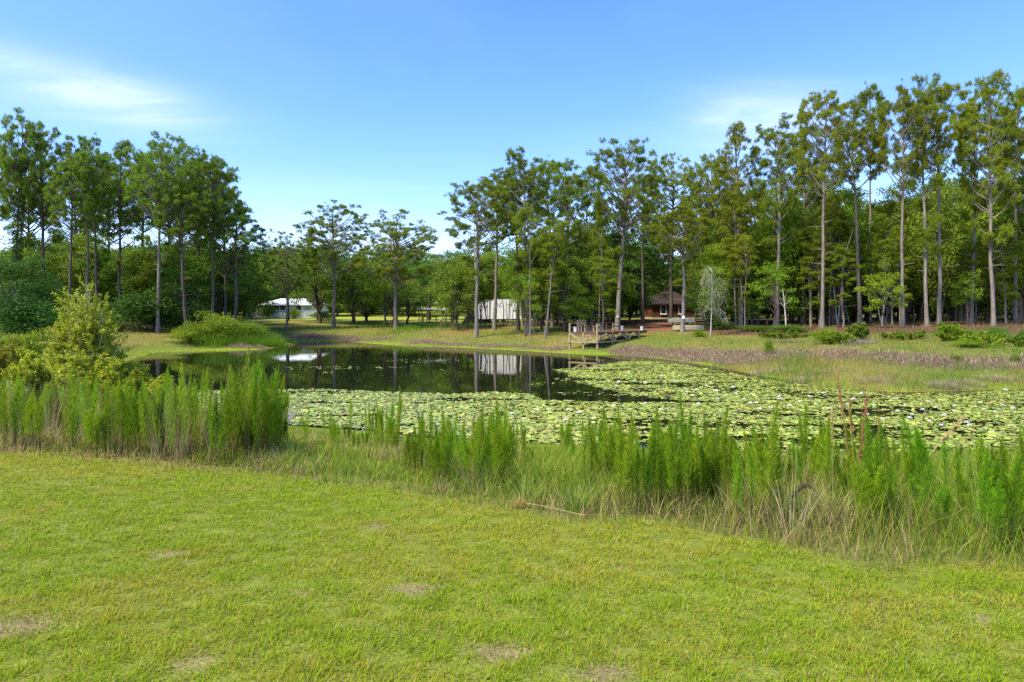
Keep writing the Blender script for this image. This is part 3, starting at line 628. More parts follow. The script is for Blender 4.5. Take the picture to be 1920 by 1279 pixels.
FO = [broad_proto(240 + i, 14, .02, 4.2, 110, 80, .34, .22, shell=.3, spread=.2) for i in range(4)]           # densely leaved to the ground
SH = [broad_proto(230 + i, 2.6, .02, 1.5, 44, 150, .13, .035, shell=.1, spread=.30, stems=3, lobe=.5) for i in range(3)]  # shrubs

rs = random.Random(5)
def set_mat(o, m): o.material_slots[0].link = 'OBJECT'; o.material_slots[0].material = m
def tree(name, proto, px, d, top=None, half=None, label="", cat="tree", group=None, leaf=None, bark=None, h=None, rw=None, lean=1.2, base=None):
    if base is not None: x, y = gpix(px, base)
    else: x, y = ray(px, d)
    z = tz(x, y); d = y
    hh = h if h else HC + (HY - top) / F_PX * d - z
    ww = rw if rw else (half * (1.18 if name == 'pine_tree' else 1.0) / F_PX * d if half else proto["R"] * hh / proto["H"])
    sz = hh / proto["H"]; sx = ww / proto["R"]
    e = empty(name, (x, y, z), rs.uniform(0, 6.28), (sx, sx, sz)); e.rotation_euler[0] = R(rs.gauss(0, lean)); e.rotation_euler[1] = R(rs.gauss(0, lean))
    t = link("trunk", proto["trunk"], e); c = link("crown", proto["crown"], e)
    k = min(1.0, .55 + .45 * (sz / sx)) if sx > sz else 1.0
    if sx > sz * 1.15: t.scale = (sz / sx, sz / sx, 1) if False else (1, 1, 1)
    if leaf: set_mat(c, leaf)
    if bark: set_mat(t, bark)
    tag(e, label, cat, group); return e

# the left stand of pines (backlit look put into the needle tint)
L_ = [(26, 60, 196, 34, PM[0], "vine-wrapped pine at the far left edge of the left stand"), (82, 62, 226, 46, PW[0], "broad pine with two-toned round top, second from the left edge"),
      (127, 58, 285, 34, PM[1], "dark trunked pine in front of the left stand, left of the pale trunk"), (161, 66, 243, 36, PM[2], "pale grey trunked pine in the left stand"),
      (183, 60, 272, 32, PN[0], "slim brown trunked pine just right of the pale trunk"), (226, 64, 262, 38, PM[3], "pine with a dark forked trunk in the middle of the left stand"),
      (296, 60, 250, 48, PW[1], "tall pine with a long bare pale trunk above the dark green shrub"), (336, 70, 258, 40, PM[0], "pine right of the tall pale trunk, crown merging with it"),
      (372, 66, 268, 38, PW[2], "round topped pine in the right half of the left stand"), (398, 62, 284, 36, PM[1], "dark pine with curved limbs near the right side of the left stand"),
      (424, 66, 318, 38, PG[1], "pine sloping down the right shoulder of the left stand"), (440, 63, 372, 44, PM[3], "lowest pine at the right end of the left stand, limbs reaching out right")]
L_ += [(52, 74, 262, 40, PW[2], "pine half hidden behind the two-toned broad pine"), (144, 78, 296, 42, PM[3], "pine half hidden behind the pale trunked pine"), (206, 76, 300, 42, PW[0], "low pine filling the gap left of the forked pine"),
       (262, 78, 286, 44, PM[1], "low pine filling the gap right of the forked pine"), (318, 80, 285, 46, PW[1], "pine behind the tall pale trunk, lower right of it"), (388, 76, 300, 46, PW[0], "pine behind the round topped pines at the stand's right half"), (350, 60, 330, 40, PM[2], "shorter pine in front of the round topped pines")]
for px, d, top, half, pr, lb in L_: tree("pine_tree", pr, px, d, top, half, lb, "pine tree", "pines of the left stand", M_NEEDLE_L, M_BARK_D if px not in (161, 296) else M_BARK)
# pines of the middle gap and the right stand
R_ = [(538, 78, 432, 34, PG[1], "small pine at the left of the open gap beside the white house"), (626, 82, 375, 56, PG[0], "round crowned twin-stemmed pine standing in the open gap"),
      (742, 80, 389, 64, PG[1], "flat domed wide pine alone in the gap"), (893, 62, 330, 48, PM[0], "pine with a pale slender trunk at the left end of the right stand"),
      (927, 70, 318, 40, PM[1], "pine second from the left end of the right stand"), (972, 68, 300, 38, PM[2], "dark trunked pine left of the straight grey one"), (990, 64, 280, 42, PM[3], "straight grey pine rising above the white trailer"),
      (1036, 72, 292, 36, PN[0], "slim pine halfway between the white trailer and the dock"), (1068, 66, 298, 36, PM[0], "leaning pale trunked pine left of the big dock pine"), (1096, 76, 310, 32, PN[1], "thin pine close behind the big dock pine, left side"),
      (1157, 63, 261, 64, PW[0], "largest pine, thick pale trunk right behind the wooden dock"), (1206, 74, 322, 34, PM[1], "pine between the big dock pine and the log cabin"), (1258, 88, 282, 52, PG[0], "pine with a dark trunk directly in front of the log cabin"),
      (1280, 57, 380, 46, PM[2], "pine with a small white notice on its trunk beside the boats"), (1332, 72, 272, 50, PW[2], "broad pine behind the bare grey tree"), (1390, 62, 230, 40, PM[3], "pine with a pale double trunk right of the bare grey tree"),
      (1456, 60, 210, 44, PM[0], "pine above the young leafy tree on the bank"), (1504, 66, 226, 36, PN[1], "pine left of the first very tall right pine"), (1542, 56, 160, 42, PM[1], "first very tall pine from the left in the right stand"),
      (1612, 60, 192, 40, PN[2], "slim tall pine with reddish twin trunks"), (1632, 68, 152, 28, PN[0], "very slim pine topped by a small tuft"), (1693, 54, 150, 38, PM[2], "tall pine with a thick grey trunk left of the twin pines"),
      (1738, 53, 130, 36, PN[3], "tallest pine, left one of the twin pines"), (1761, 55, 140, 38, PN[0], "right one of the two tallest twin pines"), (1822, 58, 145, 34, PN[1], "thin sparse pine left of the right edge pine"),
      (1863, 53, 134, 44, PM[3], "tall thick-trunked pine near the right edge"), (1904, 60, 150, 36, PN[2], "pine cut by the right edge of view")]
for px, d, top, half, pr, lb in R_:
    e = tree("pine_tree", pr, px, d, top, half, lb, "pine tree", "pines of the middle and right stand", M_NEEDLE_R if px > 1180 else M_NEEDLE, M_BARK if px not in (972, 1258, 1206) else M_BARK_D)
# thin young pines and poles at the right wood's edge
for i in range(46):
    px = rs.choice([rs.uniform(1540, 1930), rs.uniform(1560, 1930), rs.uniform(980, 1140), rs.uniform(1380, 1560)]); d = rs.uniform(57, 72)
    tree("young_pine", PS[i % 3], px, d, None, None, "thin young pine among the trunks of the right wood", "young pine", "thin young pines in the right wood", M_NEEDLE_R, M_BARK, h=rs.uniform(7, 14), rw=rs.uniform(.8, 1.3), lean=2.5)
for px, d, h in ((1945, 54, 21), (2010, 58, 22), (2080, 52, 20), (2160, 60, 23), (-40, 62, 18), (-110, 58, 17), (-190, 66, 19)):
    tree("pine_tree", PM[rs.randrange(4)], px, d, None, None, "pine standing just beyond the edge of view", "pine tree", "pines beyond the edges", M_NEEDLE_R if px > 0 else M_NEEDLE_L, M_BARK, h=h, rw=2.6)

# broadleaf trees behind and between
B_ = [(20, 46, 474, 74, BO[0], M_LEAF_DEEP, "large dark green leafy tree low at the left edge"), (78, 50, 515, 42, BO[1], M_LEAF_DEEP, "dark rounded tree between the left edge and the yellow willow"),
      (110, 72, 452, 60, BT[0], M_OAK_D, "dark understorey tree behind the left pines, leftmost"), (190, 80, 470, 70, BT[1], M_OAK_D, "dark understorey tree behind the pale trunked pine"),
      (262, 74, 455, 60, BO[2], M_OAK_D, "dark understorey tree behind the forked pine"), (345, 66, 440, 66, BO[3], M_OAK_D, "dark bushy live oak under the right half of the left stand"),
      (410, 70, 452, 60, BT[2], M_OAK_D, "olive green oak beneath the round topped left pines"), (440, 74, 470, 34, BO[0], M_OAK, "lighter green tree at the right foot of the left stand"),
      (478, 140, 500, 40, BT[0], M_OAK_D, "far dark tree behind the white house, left"), (540, 98, 470, 50, BH[1], M_OAK, "light green tree overhanging the white house"),
      (600, 92, 440, 62, BO[2], M_OAK, "olive tree left of the twin-stemmed pine"), (662, 90, 474, 66, BO[3], M_OAK_D, "dark spreading oak with a leaning trunk in the gap"),
      (728, 84, 490, 54, BS[0], M_LEAF_B, "bright green tree under the flat domed pine"), (764, 90, 516, 44, BO[0], M_OAK, "low olive tree right of the flat domed pine"),
      (805, 110, 470, 60, BT[1], M_OAK_D, "dark tree behind the open shelter"), (858, 72, 480, 46, BO[1], M_OAK, "green tree left of the slender pale pine"),
      (932, 92, 452, 52, BT[2], M_LEAF_B, "bright leafy tree rising behind the white trailer"), (985, 61, 500, 38, BS[1], M_LEAF_B, "small tree at the right end of the white trailer"),
      (905, 75, 482, 34, BS[0], M_LEAF_B, "light leafy tree over the left end of the white trailer"),
      (596, 106, 506, 30, BO[1], M_OAK, "leafy tree hiding the right end of the white house"), (690, 100, 500, 60, FO[0], M_OAK_D, "dark bushy tree behind the leaning oak"), (1180, 90, 470, 50, FO[1], M_OAK_D, "dark bushy tree between the dock pine and the cabin"),
      (1015, 65, 462, 50, BO[1], M_LEAF_B, "mid green tree halfway to the dock"), (1058, 63, 476, 46, BO[0], M_OAK, "dense green tree left of the dock"),
      (1108, 65, 446, 50, BO[3], M_OAK, "leafy tree directly left of the big dock pine"), (1098, 60, 540, 34, BS[2], M_LEAF_B, "small bright tree just behind the dock"),
      (1150, 82, 400, 60, BT[0], M_OAK_D, "dark tree behind the big dock pine"), (1205, 78, 430, 54, BT[1], M_OAK_D, "dark tree left of the log cabin"),
      (1250, 112, 380, 70, BT[2], M_OAK_D, "tall dark tree behind the log cabin"), (1322, 76, 500, 34, BS[1], M_LEAF_B, "leafy tree at the right corner of the log cabin"),
      (1330, 78, 400, 60, BT[3], M_OAK, "tall green tree right of the log cabin"),
      (1320, 66, 520, 40, BS[0], M_OAK, "leafy small tree behind the bare grey tree"), (1395, 72, 420, 60, BT[0], M_OAK, "green tree behind the pale double trunk"),
      (1450, 56, 486, 42, BS[1], M_LEAF_B, "young bright leafy tree on the right bank"), (1410, 60, 545, 36, BS[2], M_OAK, "low leafy tree above the wooden bench"),
      (1500, 74, 400, 62, BT[1], M_OAK, "green tree behind the first tall right pine"), (1560, 72, 440, 50, BT[2], M_OAK, "understorey tree left of the reddish twin trunks"),
      (1600, 80, 345, 70, BT[3], M_OAK, "tall olive tree behind the reddish twin trunks"), (1665, 76, 340, 66, BT[0], M_OAK, "tall olive tree behind the thick grey trunk"),
      (1660, 53, 486, 40, BS[2], M_LEAF_B, "slender bright green sapling in front of the right wood"), (1730, 74, 330, 66, BT[1], M_OAK, "tall olive tree behind the twin pines"),
      (1790, 72, 292, 66, BT[2], M_OAK, "tallest olive tree of the right wood"), (1850, 68, 285, 60, BT[3], M_LEAF_B, "tall light green tree behind the right edge pine"),
      (1915, 66, 268, 70, BT[0], M_OAK, "tall tree at the right edge"), (1815, 56, 505, 26, BS[0], M_LEAF_B, "small yellow-green tree hanging among the right trunks")]
for px, d, top, half, pr, mt, lb in B_: tree("broadleaf_tree", pr, px, d, top, half, lb, "tree", None, mt, M_BARK_D)

def joined(proto, leaf, bark, name):
    """trunk and crown of a far tree as one mesh"""
    vs, fs, cs, mi = [], [], [], []; n0 = 0; out = {3: [], 4: []}; om = {3: [], 4: []}
    for k, me in enumerate((proto["trunk"], proto["crown"])):
        v = np.zeros(len(me.vertices) * 3, np.float32); me.vertices.foreach_get("co", v); v = v.reshape(-1, 3)
        lt = np.zeros(len(me.polygons), np.int32); me.polygons.foreach_get("loop_total", lt); ls = np.zeros(len(me.polygons), np.int32); me.polygons.foreach_get("loop_start", ls)
        li = np.zeros(len(me.loops), np.int32); me.loops.foreach_get("vertex_index", li)
        c = np.zeros(len(v) * 4, np.float32); me.color_attributes["Col"].data.foreach_get("color", c)
        for q in (3, 4):
            sel = ls[lt == q]
            if len(sel): out[q].append(li[sel[:, None] + np.arange(q)] + n0); om[q].append(np.full(len(sel), k))
        vs.append(v); cs.append(c.reshape(-1, 4)[:, :3]); n0 += len(v)
    F = [np.concatenate(out[q]) for q in (3, 4) if out[q]]; M = np.concatenate([np.concatenate(om[q]) for q in (3, 4) if om[q]])
    return mesh_np(name, np.concatenate(vs), F, [bark, leaf], np.concatenate(cs), M), proto["H"], proto["R"]
FAR = [joined(p, M_OAK_D, M_BARK_D, "wood_tree") for p in FO + BT[:2]] + [joined(p, M_OAK, M_BARK_D, "wood_tree") for p in FO[:2]]
FARP = [joined(p, M_NEEDLE, M_BARK, "wood_pine") for p in PM + PN[:2]]
MID = [joined(p, M_LEAF_B, M_BARK_D, 'leafy_tree') for p in FO[:3] + BT[2:]]
MID2 = [joined(p, M_OAK, M_BARK_D, 'leafy_tree') for p in FO[1:] + BT[:1]]
def far_tree(src, px, d, h, rw, label, group, name, cat):
    x, y = ray(px, d); me, H, Rr = src
    o = link(name, me, loc=(x, y, tz(x, y))); s = rw / Rr; o.scale = (s, s, h / H); o.rotation_euler = (0, 0, rs.uniform(0, 6.28)); tag(o, label, cat, group)
for i in range(70):
    px = rs.uniform(990, 2000); d = rs.uniform(80, 125)
    if 1190 < px < 1330 and d < 112: d += 32
    far_tree(rs.choice(FAR), px, d, rs.uniform(11, 17), rs.uniform(3, 4.5), "leafy tree deep in the shaded wood behind the right stand", "leafy trees deep in the right wood", "wood_tree", "tree")
for i in range(34):
    px = 1326 + i * 20 + rs.uniform(-12, 12); d = rs.uniform(63, 78)
    far_tree(rs.choice(MID if i % 2 else MID2), px, d, rs.uniform(9, 15) * (1 if px < 1560 else 1.15), rs.uniform(2.2, 3.2), "mid-green leafy tree filling the space between the right stand's trunks", "leafy trees between the right trunks", "leafy_tree", "tree")
for i in range(30):
    px = 1320 + i * 22 + rs.uniform(-10, 10); d = rs.uniform(66, 80)
    far_tree(rs.choice(MID if i % 3 else MID2), px, d, rs.uniform(3.5, 6), rs.uniform(1.6, 2.5), "low leafy tree in the shade under the right pines", "low leafy trees under the right pines", "leafy_tree", "tree")
for i in range(14):
    px = (985 + i * 12 if i > 1 else 850 + i * 24) + rs.uniform(-6, 6); d = rs.uniform(70, 80)
    far_tree(rs.choice(MID if i % 2 else MID2), px, d, rs.uniform(8, 11), rs.uniform(1.8, 2.6), "leafy tree in the thicket between trailer and dock", "leafy trees of the thicket left of the dock", "leafy_tree", "tree")
for i in range(16):
    px = 60 + i * 26 + rs.uniform(-10, 10); d = rs.uniform(72, 84)
    far_tree(rs.choice(MID2), px, d, rs.uniform(8, 11.5), rs.uniform(2.4, 3.4), "leafy tree filling the space between the left stand's trunks", "leafy trees between the left trunks", "leafy_tree", "tree")
for i in range(24):
    px = rs.uniform(1300, 2000); d = rs.uniform(72, 110)
    far_tree(rs.choice(FARP), px, d, rs.uniform(15, 20), rs.uniform(1.8, 2.6), "pine deep in the shaded wood behind the right stand", "pines deep in the right wood", "wood_pine", "pine tree")
for i in range(30):
    px = rs.uniform(-150, 470); d = rs.uniform(84, 120)
    far_tree(rs.choice(FAR[:6]), px, d, rs.uniform(9, 13), rs.uniform(3.5, 5), "leafy tree deep in the shade behind the left stand", "leafy trees behind the left stand", "wood_tree", "tree")
for i in range(70):
    px = rs.uniform(430, 1010); d = rs.uniform(150, 215)
    far_tree(rs.choice(FAR), px, d, rs.uniform(14, 20), rs.uniform(5, 7), "distant tree in the line beyond the white house", "distant trees beyond the white house", "wood_tree", "tree")
for i in range(60):
    px = rs.uniform(970, 2050); d = rs.uniform(122, 165)
    far_tree(rs.choice(FAR[:4]), px, d, rs.uniform(13, 18), rs.uniform(5, 7), "leafy tree deep in the shaded wood behind the right stand", "leafy trees deep in the right wood", "wood_tree", "tree")
for i in range(36):
    px = rs.uniform(-200, 470); d = rs.uniform(115, 160)
    far_tree(rs.choice(FAR[:4]), px, d, rs.uniform(12, 16), rs.uniform(5, 7), "leafy tree deep in the shade behind the left stand", "leafy trees behind the left stand", "wood_tree", "tree")

for i in range(64):
    px = -260 + i * 40 + rs.uniform(-15, 15); d = rs.uniform(225, 260)
    far_tree(rs.choice(FAR[:4]), px, d, rs.uniform(13, 18), rs.uniform(8, 10), "far off tree closing the horizon behind everything", "far trees closing the horizon", "wood_tree", "tree")
# shrubs
def shrub(px, base, hpx, half, mt, label, i=0, name="shrub", d=None):
    if d: x, y = ray(px, d)
    else: x, y = gpix(px, base)
    h = hpx / F_PX * y; w = half / F_PX * y; pr = SH[i % 3]
    e = empty(name, (x, y, tz(x, y) - .03), rs.uniform(0, 6.28), (w / pr["R"], w / pr["R"], h / pr["H"]))
    link("stem", pr["trunk"], e); c = link("foliage", pr["crown"], e); set_mat(c, mt); tag(e, label, "shrub"); return e
for a in [(408, 640, 62, 46, M_LEAF_B, "rounded bright green shrub on the grassy spit", 0), (356, 643, 36, 40, M_LEAF_B, "low spreading bright shrub on the left of the spit", 1), (466, 642, 42, 40, M_LEAF_B, "green shrub among reeds on the spit", 2),
          (282, 622, 96, 72, M_LEAF_DEEP, "large dark green shrub behind the brown palm fronds", 0), (338, 618, 62, 46, M_OAK_D, "dark shrub right of the large dark one", 1), (190, 622, 46, 32, M_OAK_D, "small dark shrub left of the brown palm fronds", 2),
          (36, 650, 110, 80, M_LEAF_DEEP, "dark low shrub at the left edge", 1), (30, 668, 50, 46, M_LEAF_B, "lighter green shrub low at the left edge", 2),
          (502, 596, 30, 18, M_OAK_D, "dark rounded shrub in front of the white house", 0), (550, 599, 24, 16, M_OAK, "brownish shrub beside the small trunk at the white house", 1), (600, 600, 20, 22, M_OAK_D, "low dark shrub right of the white house", 2),
          (1546, 645, 38, 20, M_LEAF_B, "bright green shrub on the right bank by the dead brush", 0), (1442, 664, 30, 11, M_LEAF_B, "small upright green bush on the mud bank", 1),
          (1810, 632, 18, 44, M_OAK, "green shrub at the foot of the sparse thin pine", 0), (1868, 640, 30, 26, M_OAK_D, "dark green shrub at the right edge of the wood", 1),
          (1818, 650, 16, 34, M_LEAF_B, "bright green low shrub in front of the dark one at right", 1), (1794, 676, 14, 9, M_LEAF_B, "tiny green bush on the brown mud bank", 0), (1905, 678, 16, 9, M_LEAF_B, "tiny green bush on the mud at the right edge", 2), (1480, 622, 16, 34, M_OAK_D, "dark low cover by the young leafy tree", 0), (1420, 622, 14, 34, M_OAK_D, "dark low cover below the wooden bench", 2), (1310, 632, 16, 14, M_LEAF_B, "small green shrub below the upturned boats", 1),
          (1350, 618, 26, 22, M_OAK, "green shrub right of the bare grey tree", 0), (1085, 606, 24, 22, M_OAK_D, "dark shrub behind the left end of the dock", 0)]:
    shrub(*a)

# ------------------------------------------------------------------ yellow willow bush, bare tree, saplings
def twiggy(name, px, base, d, hpx, half, stems, mt, bark, label, cat, leaf=True, seed=1, lper=96, ll=.085, lean=.33, base_c=(.09, .11, .02)):
    rng = np.random.default_rng(seed)
    if d: x, y = ray(px, d)
    else: x, y = gpix(px, base)
    h = hpx / F_PX * y; w = half / F_PX * y; wood = Geo(); pts = []
    for s in range(stems):
        az = rng.uniform(0, 6.28); rad = w * math.sqrt(rng.random()); hh = h * (1 - .6 * (rad / w) ** 1.5) * rng.uniform(.7, 1.0)
        tip = np.array([math.cos(az) * rad, math.sin(az) * rad, hh]); P0 = np.array([rng.normal(0, .08) * w, rng.normal(0, .08) * w, -.05]); mid = P0 * .5 + tip * .5 + [0, 0, -.1 * hh] + rng.normal(0, .03, 3) * h
        t = np.linspace(0, 1, 7)[:, None]; C = (1 - t) ** 2 * P0 + 2 * t * (1 - t) * mid + t ** 2 * tip
        wood.tube(C, np.linspace(.016, .004, 7) * h / 2.2, 5, cap=False)
        for q in range(13):
            u = rng.uniform(.25, 1); b0 = np.array([np.interp(u, t[:, 0], C[:, i]) for i in range(3)]); dv = unit(rng.normal(0, 1, 3) + np.array([0, 0, 1.0])); l = h * rng.uniform(.06, .17)
            e = b0 + dv * l; wood.tube([b0, e], [.0045, .0022], 3, cap=False); k = np.linspace(.05, 1.05, lper // 2)[:, None]
            pts.append(b0 + (e - b0) * k + rng.normal(0, .022, (len(k), 3)) * 1.5)
        pts.append(C[3:].repeat(4, 0) + rng.normal(0, .05, (16, 3)))
    e = empty(name, (x, y, tz(x, y)), 0); wood.build("stem", bark, e)
    if leaf:
        V, Fq, Cc = leaf_quads(np.concatenate(pts), rng, ll, ll * .45, base_c, up=.4); c = link("foliage", mesh_np("foliage", V, [Fq], [mt], Cc), e)
    tag(e, label, cat); return e
twiggy("willow_bush", 160, None, 21, 240, 62, 84, M_WILLOW, M_BARK_P, "tall yellow-green willow bush behind the left weeds", "bush", seed=3)
twiggy("willow_bush", 240, None, 22, 106, 50, 34, M_WILLOW, M_BARK_P, "lower yellow-green willow bush right of the tall one", "bush", seed=4)
twiggy("willow_bush", 118, None, 20, 80, 46, 20, M_WILLOW, M_BARK_P, "low olive willow bush left of the tall one", "bush", seed=6)

twiggy("dead_bush", 530, None, 15.5, 60, 36, 26, M_STRAW, M_BARK_P, "grey leafless brush at the water's edge right of the fanned clump", "dead bush", leaf=False, seed=12)
twiggy("dead_bush", 205, None, 14, 70, 34, 26, M_STRAW, M_BARK_P, "grey leafless brush among the left thicket", "dead bush", leaf=False, seed=13)
twiggy("dead_bush", 30, None, 13, 80, 34, 26, M_STRAW, M_BARK_P, "grey leafless brush at the left edge of the thicket", "dead bush", leaf=False, seed=14)
twiggy("willow_bush", 40, None, 17, 70, 50, 22, M_LEAF_B, M_BARK_P, "green leafy bush behind the thicket at the left edge", "bush", seed=15)
twiggy("willow_bush", 320, None, 20, 46, 40, 16, M_WILLOW, M_BARK_P, "lowest yellow-green willow bush by the water", "bush", seed=16)
for i, (px, d, hp, hf, mt) in enumerate(((-10, 19, 130, 56, 0), (70, 22, 100, 50, 1), (105, 17, 118, 50, 1), (205, 18, 112, 52, 1), (268, 21, 84, 46, 1), (300, 18, 78, 38, 1), (20, 25, 92, 56, 0), (150, 16, 116, 52, 1), (55, 16, 120, 50, 1))):
    twiggy("scrub_bush", px, None, d, hp, hf, 26, (M_LEAF_B, M_WILLOW)[mt], M_BARK_P, "olive green scrubby bush between the left thicket and the pond" if mt else "green scrubby bush at the left edge behind the thicket", "bush", seed=40 + i)["group"] = "yellowish scrub behind the thicket" if mt else "green scrub at the left edge"
for i, (px, by, hp, hf, mt, lb) in enumerate(((1610, 640, 44, 18, 1, "olive brush below the slim twin trunks"), (1575, 645, 26, 30, 0, "loose bright green bush beside the dead brush heap"), (1700, 636, 18, 44, 1, "low tangled green brush under the thick grey trunk"), (1782, 640, 42, 26, 0, "tangled green brush at the foot of the thin sparse pine"), (1846, 648, 26, 54, 0, "vine-like green brush near the right edge of the wood"), (1916, 650, 30, 26, 1, "olive brush cut by the right edge"), (1470, 634, 16, 50, 1, "low olive brush under the young leafy tree"))):
    twiggy("brush", px, by, None, hp, hf, 22, (M_LEAF_B, M_OAK)[mt], M_BARK_D, lb, "bush", seed=60 + i, ll=.16, base_c=(.075, .13, .02))
def bare_tree():
    rng = np.random.default_rng(8); x, y = gpix(1335, 631); g = Geo(); h = 132 / F_PX * y
    tp = np.array([[-.12, 0, -.1], [-.05, 0, h * .3], [.03, 0, h * .62], [.0, 0, h * .98]]); g.tube(tp, [.06, .05, .035, .012], 7)
    for k in range(46):
        t = rng.uniform(.30, .97); b0 = np.array([np.interp(t, [0, .3, .62, 1], tp[:, i]) for i in range(3)]); az = rng.uniform(0, 6.28); l = h * rng.uniform(.12, .27) * (1.25 - .7 * t)
        hd = np.array([math.cos(az), math.sin(az), 0]); c1 = b0 + hd * l * .55 + [0, 0, l * .42]; c2 = b0 + hd * l * .95 + [0, 0, l * .12]; c3 = b0 + hd * l * 1.1 - [0, 0, l * .45]
        g.tube([b0, c1, c2, c3], [.013, .010, .006, .003], 4, cap=False)
        for q in range(7):
            u = rng.uniform(.3, 1); bb = (1 - u) * c1 + u * c2 if rng.random() < .6 else (1 - u) * c2 + u * c3; e = bb + rng.normal(0, .12, 3) * l + np.array([0, 0, -rng.uniform(.1, .45) * l]); g.tube([bb, (bb + e) / 2 + rng.normal(0, .02, 3), e], [.007, .005, .003], 3, cap=False)
    e = empty("bare_tree", (x, y, tz(x, y))); g.build("trunk", M_BARK_P, e, True)
    V, Fq, C = leaf_quads(np.array([0, 0, h * .6]) + rng.normal(0, 1, (3200, 3)) * np.array([.10, .10, .17]) * h, rng, .10, .045, (.17, .235, .07)); link("crown", mesh_np("crown", V, [Fq], [M_STRAW], C), e)
    tag(e, "sparse pale grey-green tree with drooping twigs on the bank", "dead tree")
bare_tree()
def sapling(px, base, top, kind, label):
    rng = np.random.default_rng(int(px)); x, y = gpix(px, base); s = y / F_PX; h = (base - top) * s; g = Geo()
    for dx, f in kind:
        g.tube([[rng.normal(0, .02), 0, -.1], [dx * s * .25, 0, h * f * .35], [dx * s * .5, rng.normal(0, .1), h * f * .7], [dx * s, rng.normal(0, .2), h * f]], [.075, .062, .045, .018], 6)
    for k in range(8): a = np.array([kind[0][0] * s * .5, 0, h * rng.uniform(.5, .85)]); e = a + np.array([rng.normal(0, .5), rng.normal(0, .5), rng.uniform(.2, .9)]); g.tube([a, e], [.016, .005], 4, cap=False)
    e = empty("bare_sapling", (x, y, tz(x, y))); g.build("trunk", M_BARK_P, e, True); tag(e, label, "sapling")
sapling(1570, 610, 430, [(28, 1), (-14, .6)], "pale forked bare sapling near the reddish twin trunks")
sapling(1592, 604, 520, [(-26, 1), (-30, .7)], "pale leaning sapling right of the forked one")
sapling(1652, 606, 520, [(24, 1), (-22, .9)], "white stemmed Y-shaped sapling in front of the wood")
sapling(893, 618, 330, [(-8, 1), (14, .9), (-2, .55)], "pale multi-stemmed thin trunk at the left end of the right stand")
sapling(1474, 622, 540, [(-5, 1)], "single pale crooked stem by the young leafy tree")
sapling(1105, 604, 545, [(-2, 1)], "thin white stem behind the dock")
# thin stems under the thicket left of the dock
for k in range(36):
    px = rs.uniform(905, 1150); x, y = gpix(px, rs.uniform(606, 613)); rng = np.random.default_rng(500 + k); g = Geo(); h = rng.uniform(3.5, 6)
    g.tube([[0, 0, -.1], [rng.normal(0, .1), 0, h * .4], [rng.normal(0, .25), rng.normal(0, .2), h]], [.045, .038, .02], 5); o = g.build("thin_sapling", M_BARK_P if k % 3 == 0 else M_BARK_D, None, True); o.location = (x, y, tz(x, y))
    tag(o, "thin bare stem under the thicket between trailer and dock", "sapling", "thin stems of the thicket left of the dock")

for k, px in enumerate((903, 918, 931, 944, 956, 968, 979)):
    x, y = gpix(px, 612); rng = np.random.default_rng(560 + k); g = Geo(); h = rng.uniform(4.5, 7)
    g.tube([[0, 0, -.1], [rng.normal(0, .12), 0, h * .4], [rng.normal(0, .3), rng.normal(0, .2), h]], [.07, .06, .025], 6); o = empty("thin_tree", (x, y, tz(x, y))); g.build("trunk", M_BARK_D if k % 2 else M_BARK_P, o, True)
    c = np.array([0, 0, h * .9]) + rng.normal(0, 1, (26, 3)) * np.array([.8, .8, .9]); c = np.repeat(c, 42, 0) + rng.normal(0, .22, (26 * 42, 3)); V, Fq, C = leaf_quads(c, rng, .18, .1); link("crown", mesh_np("crown", V, [Fq], [M_LEAF_B], C), o)
    tag(o, "thin leafy young tree standing in front of the white trailer", "tree", "thin trees before the white trailer")
# vine on the far left pine, drooping brown palm
def left_extras():
    rng = np.random.default_rng(21)
    root = next(o for o in bpy.data.objects if o.get("label", "").startswith("vine-wrapped"))
    h = 15.0; n = 2600; z = rng.uniform(.12, .74, n) * 20; a = rng.uniform(0, 6.28, n); r = .35 + .35 * vnoise(a * 2, z, 1.3, 5) + rng.normal(0, .1, n)
    V, Fq, C = leaf_quads(np.stack([np.cos(a) * r, np.sin(a) * r, z], 1), rng, .26, .16, (.05, .10, .018)); link("vine", mesh_np("vine", V, [Fq], [M_OAK_D], C), root)
    x, y = gpix(252, 622); e = empty("palm_shrub", (x, y, tz(x, y))); g = Geo(); gg = Geo()
    for part, cnt, col, el0, el1, ln in ((g, 60, (.24, .145, .075), -.2, .5, 1.0), (gg, 34, (.075, .13, .03), .4, 1.3, 1.5)):
        for k in range(cnt):
            az = rng.uniform(0, 6.28); el = rng.uniform(el0, el1); c0 = np.array([rng.uniform(-1.4, 1.4), rng.uniform(-.4, .4), .55]); d = np.array([math.cos(az) * math.cos(el), math.sin(az) * math.cos(el), math.sin(el)]); hub = c0 + d * ln * .55; sd = unit(np.cross(d, [0, 0, 1.0])); upv = np.cross(sd, d)
            part.tube([c0, hub], [.014, .010], 3, col, cap=False)
            for f in np.linspace(-1.1, 1.1, 11):
                dd = d * math.cos(f) + sd * math.sin(f); tip = hub + dd * ln * .55 - np.array([0, 0, (.42 if part is g else .12) * rng.uniform(.7, 1.3)]); nn = np.cross(dd, upv) * .035
                part.add([hub - nn * .3, hub + dd * ln * .3 + nn, tip, hub + dd * ln * .3 - nn], [[0, 1, 2, 3]], np.array(col) * rng.uniform(.7, 1.3))
    g.build("dead_frond", M_STRAW, e); gg.build("frond", M_OAK, e); tag(e, "low palm with a skirt of hanging brown dead fronds", "palm")
left_extras()

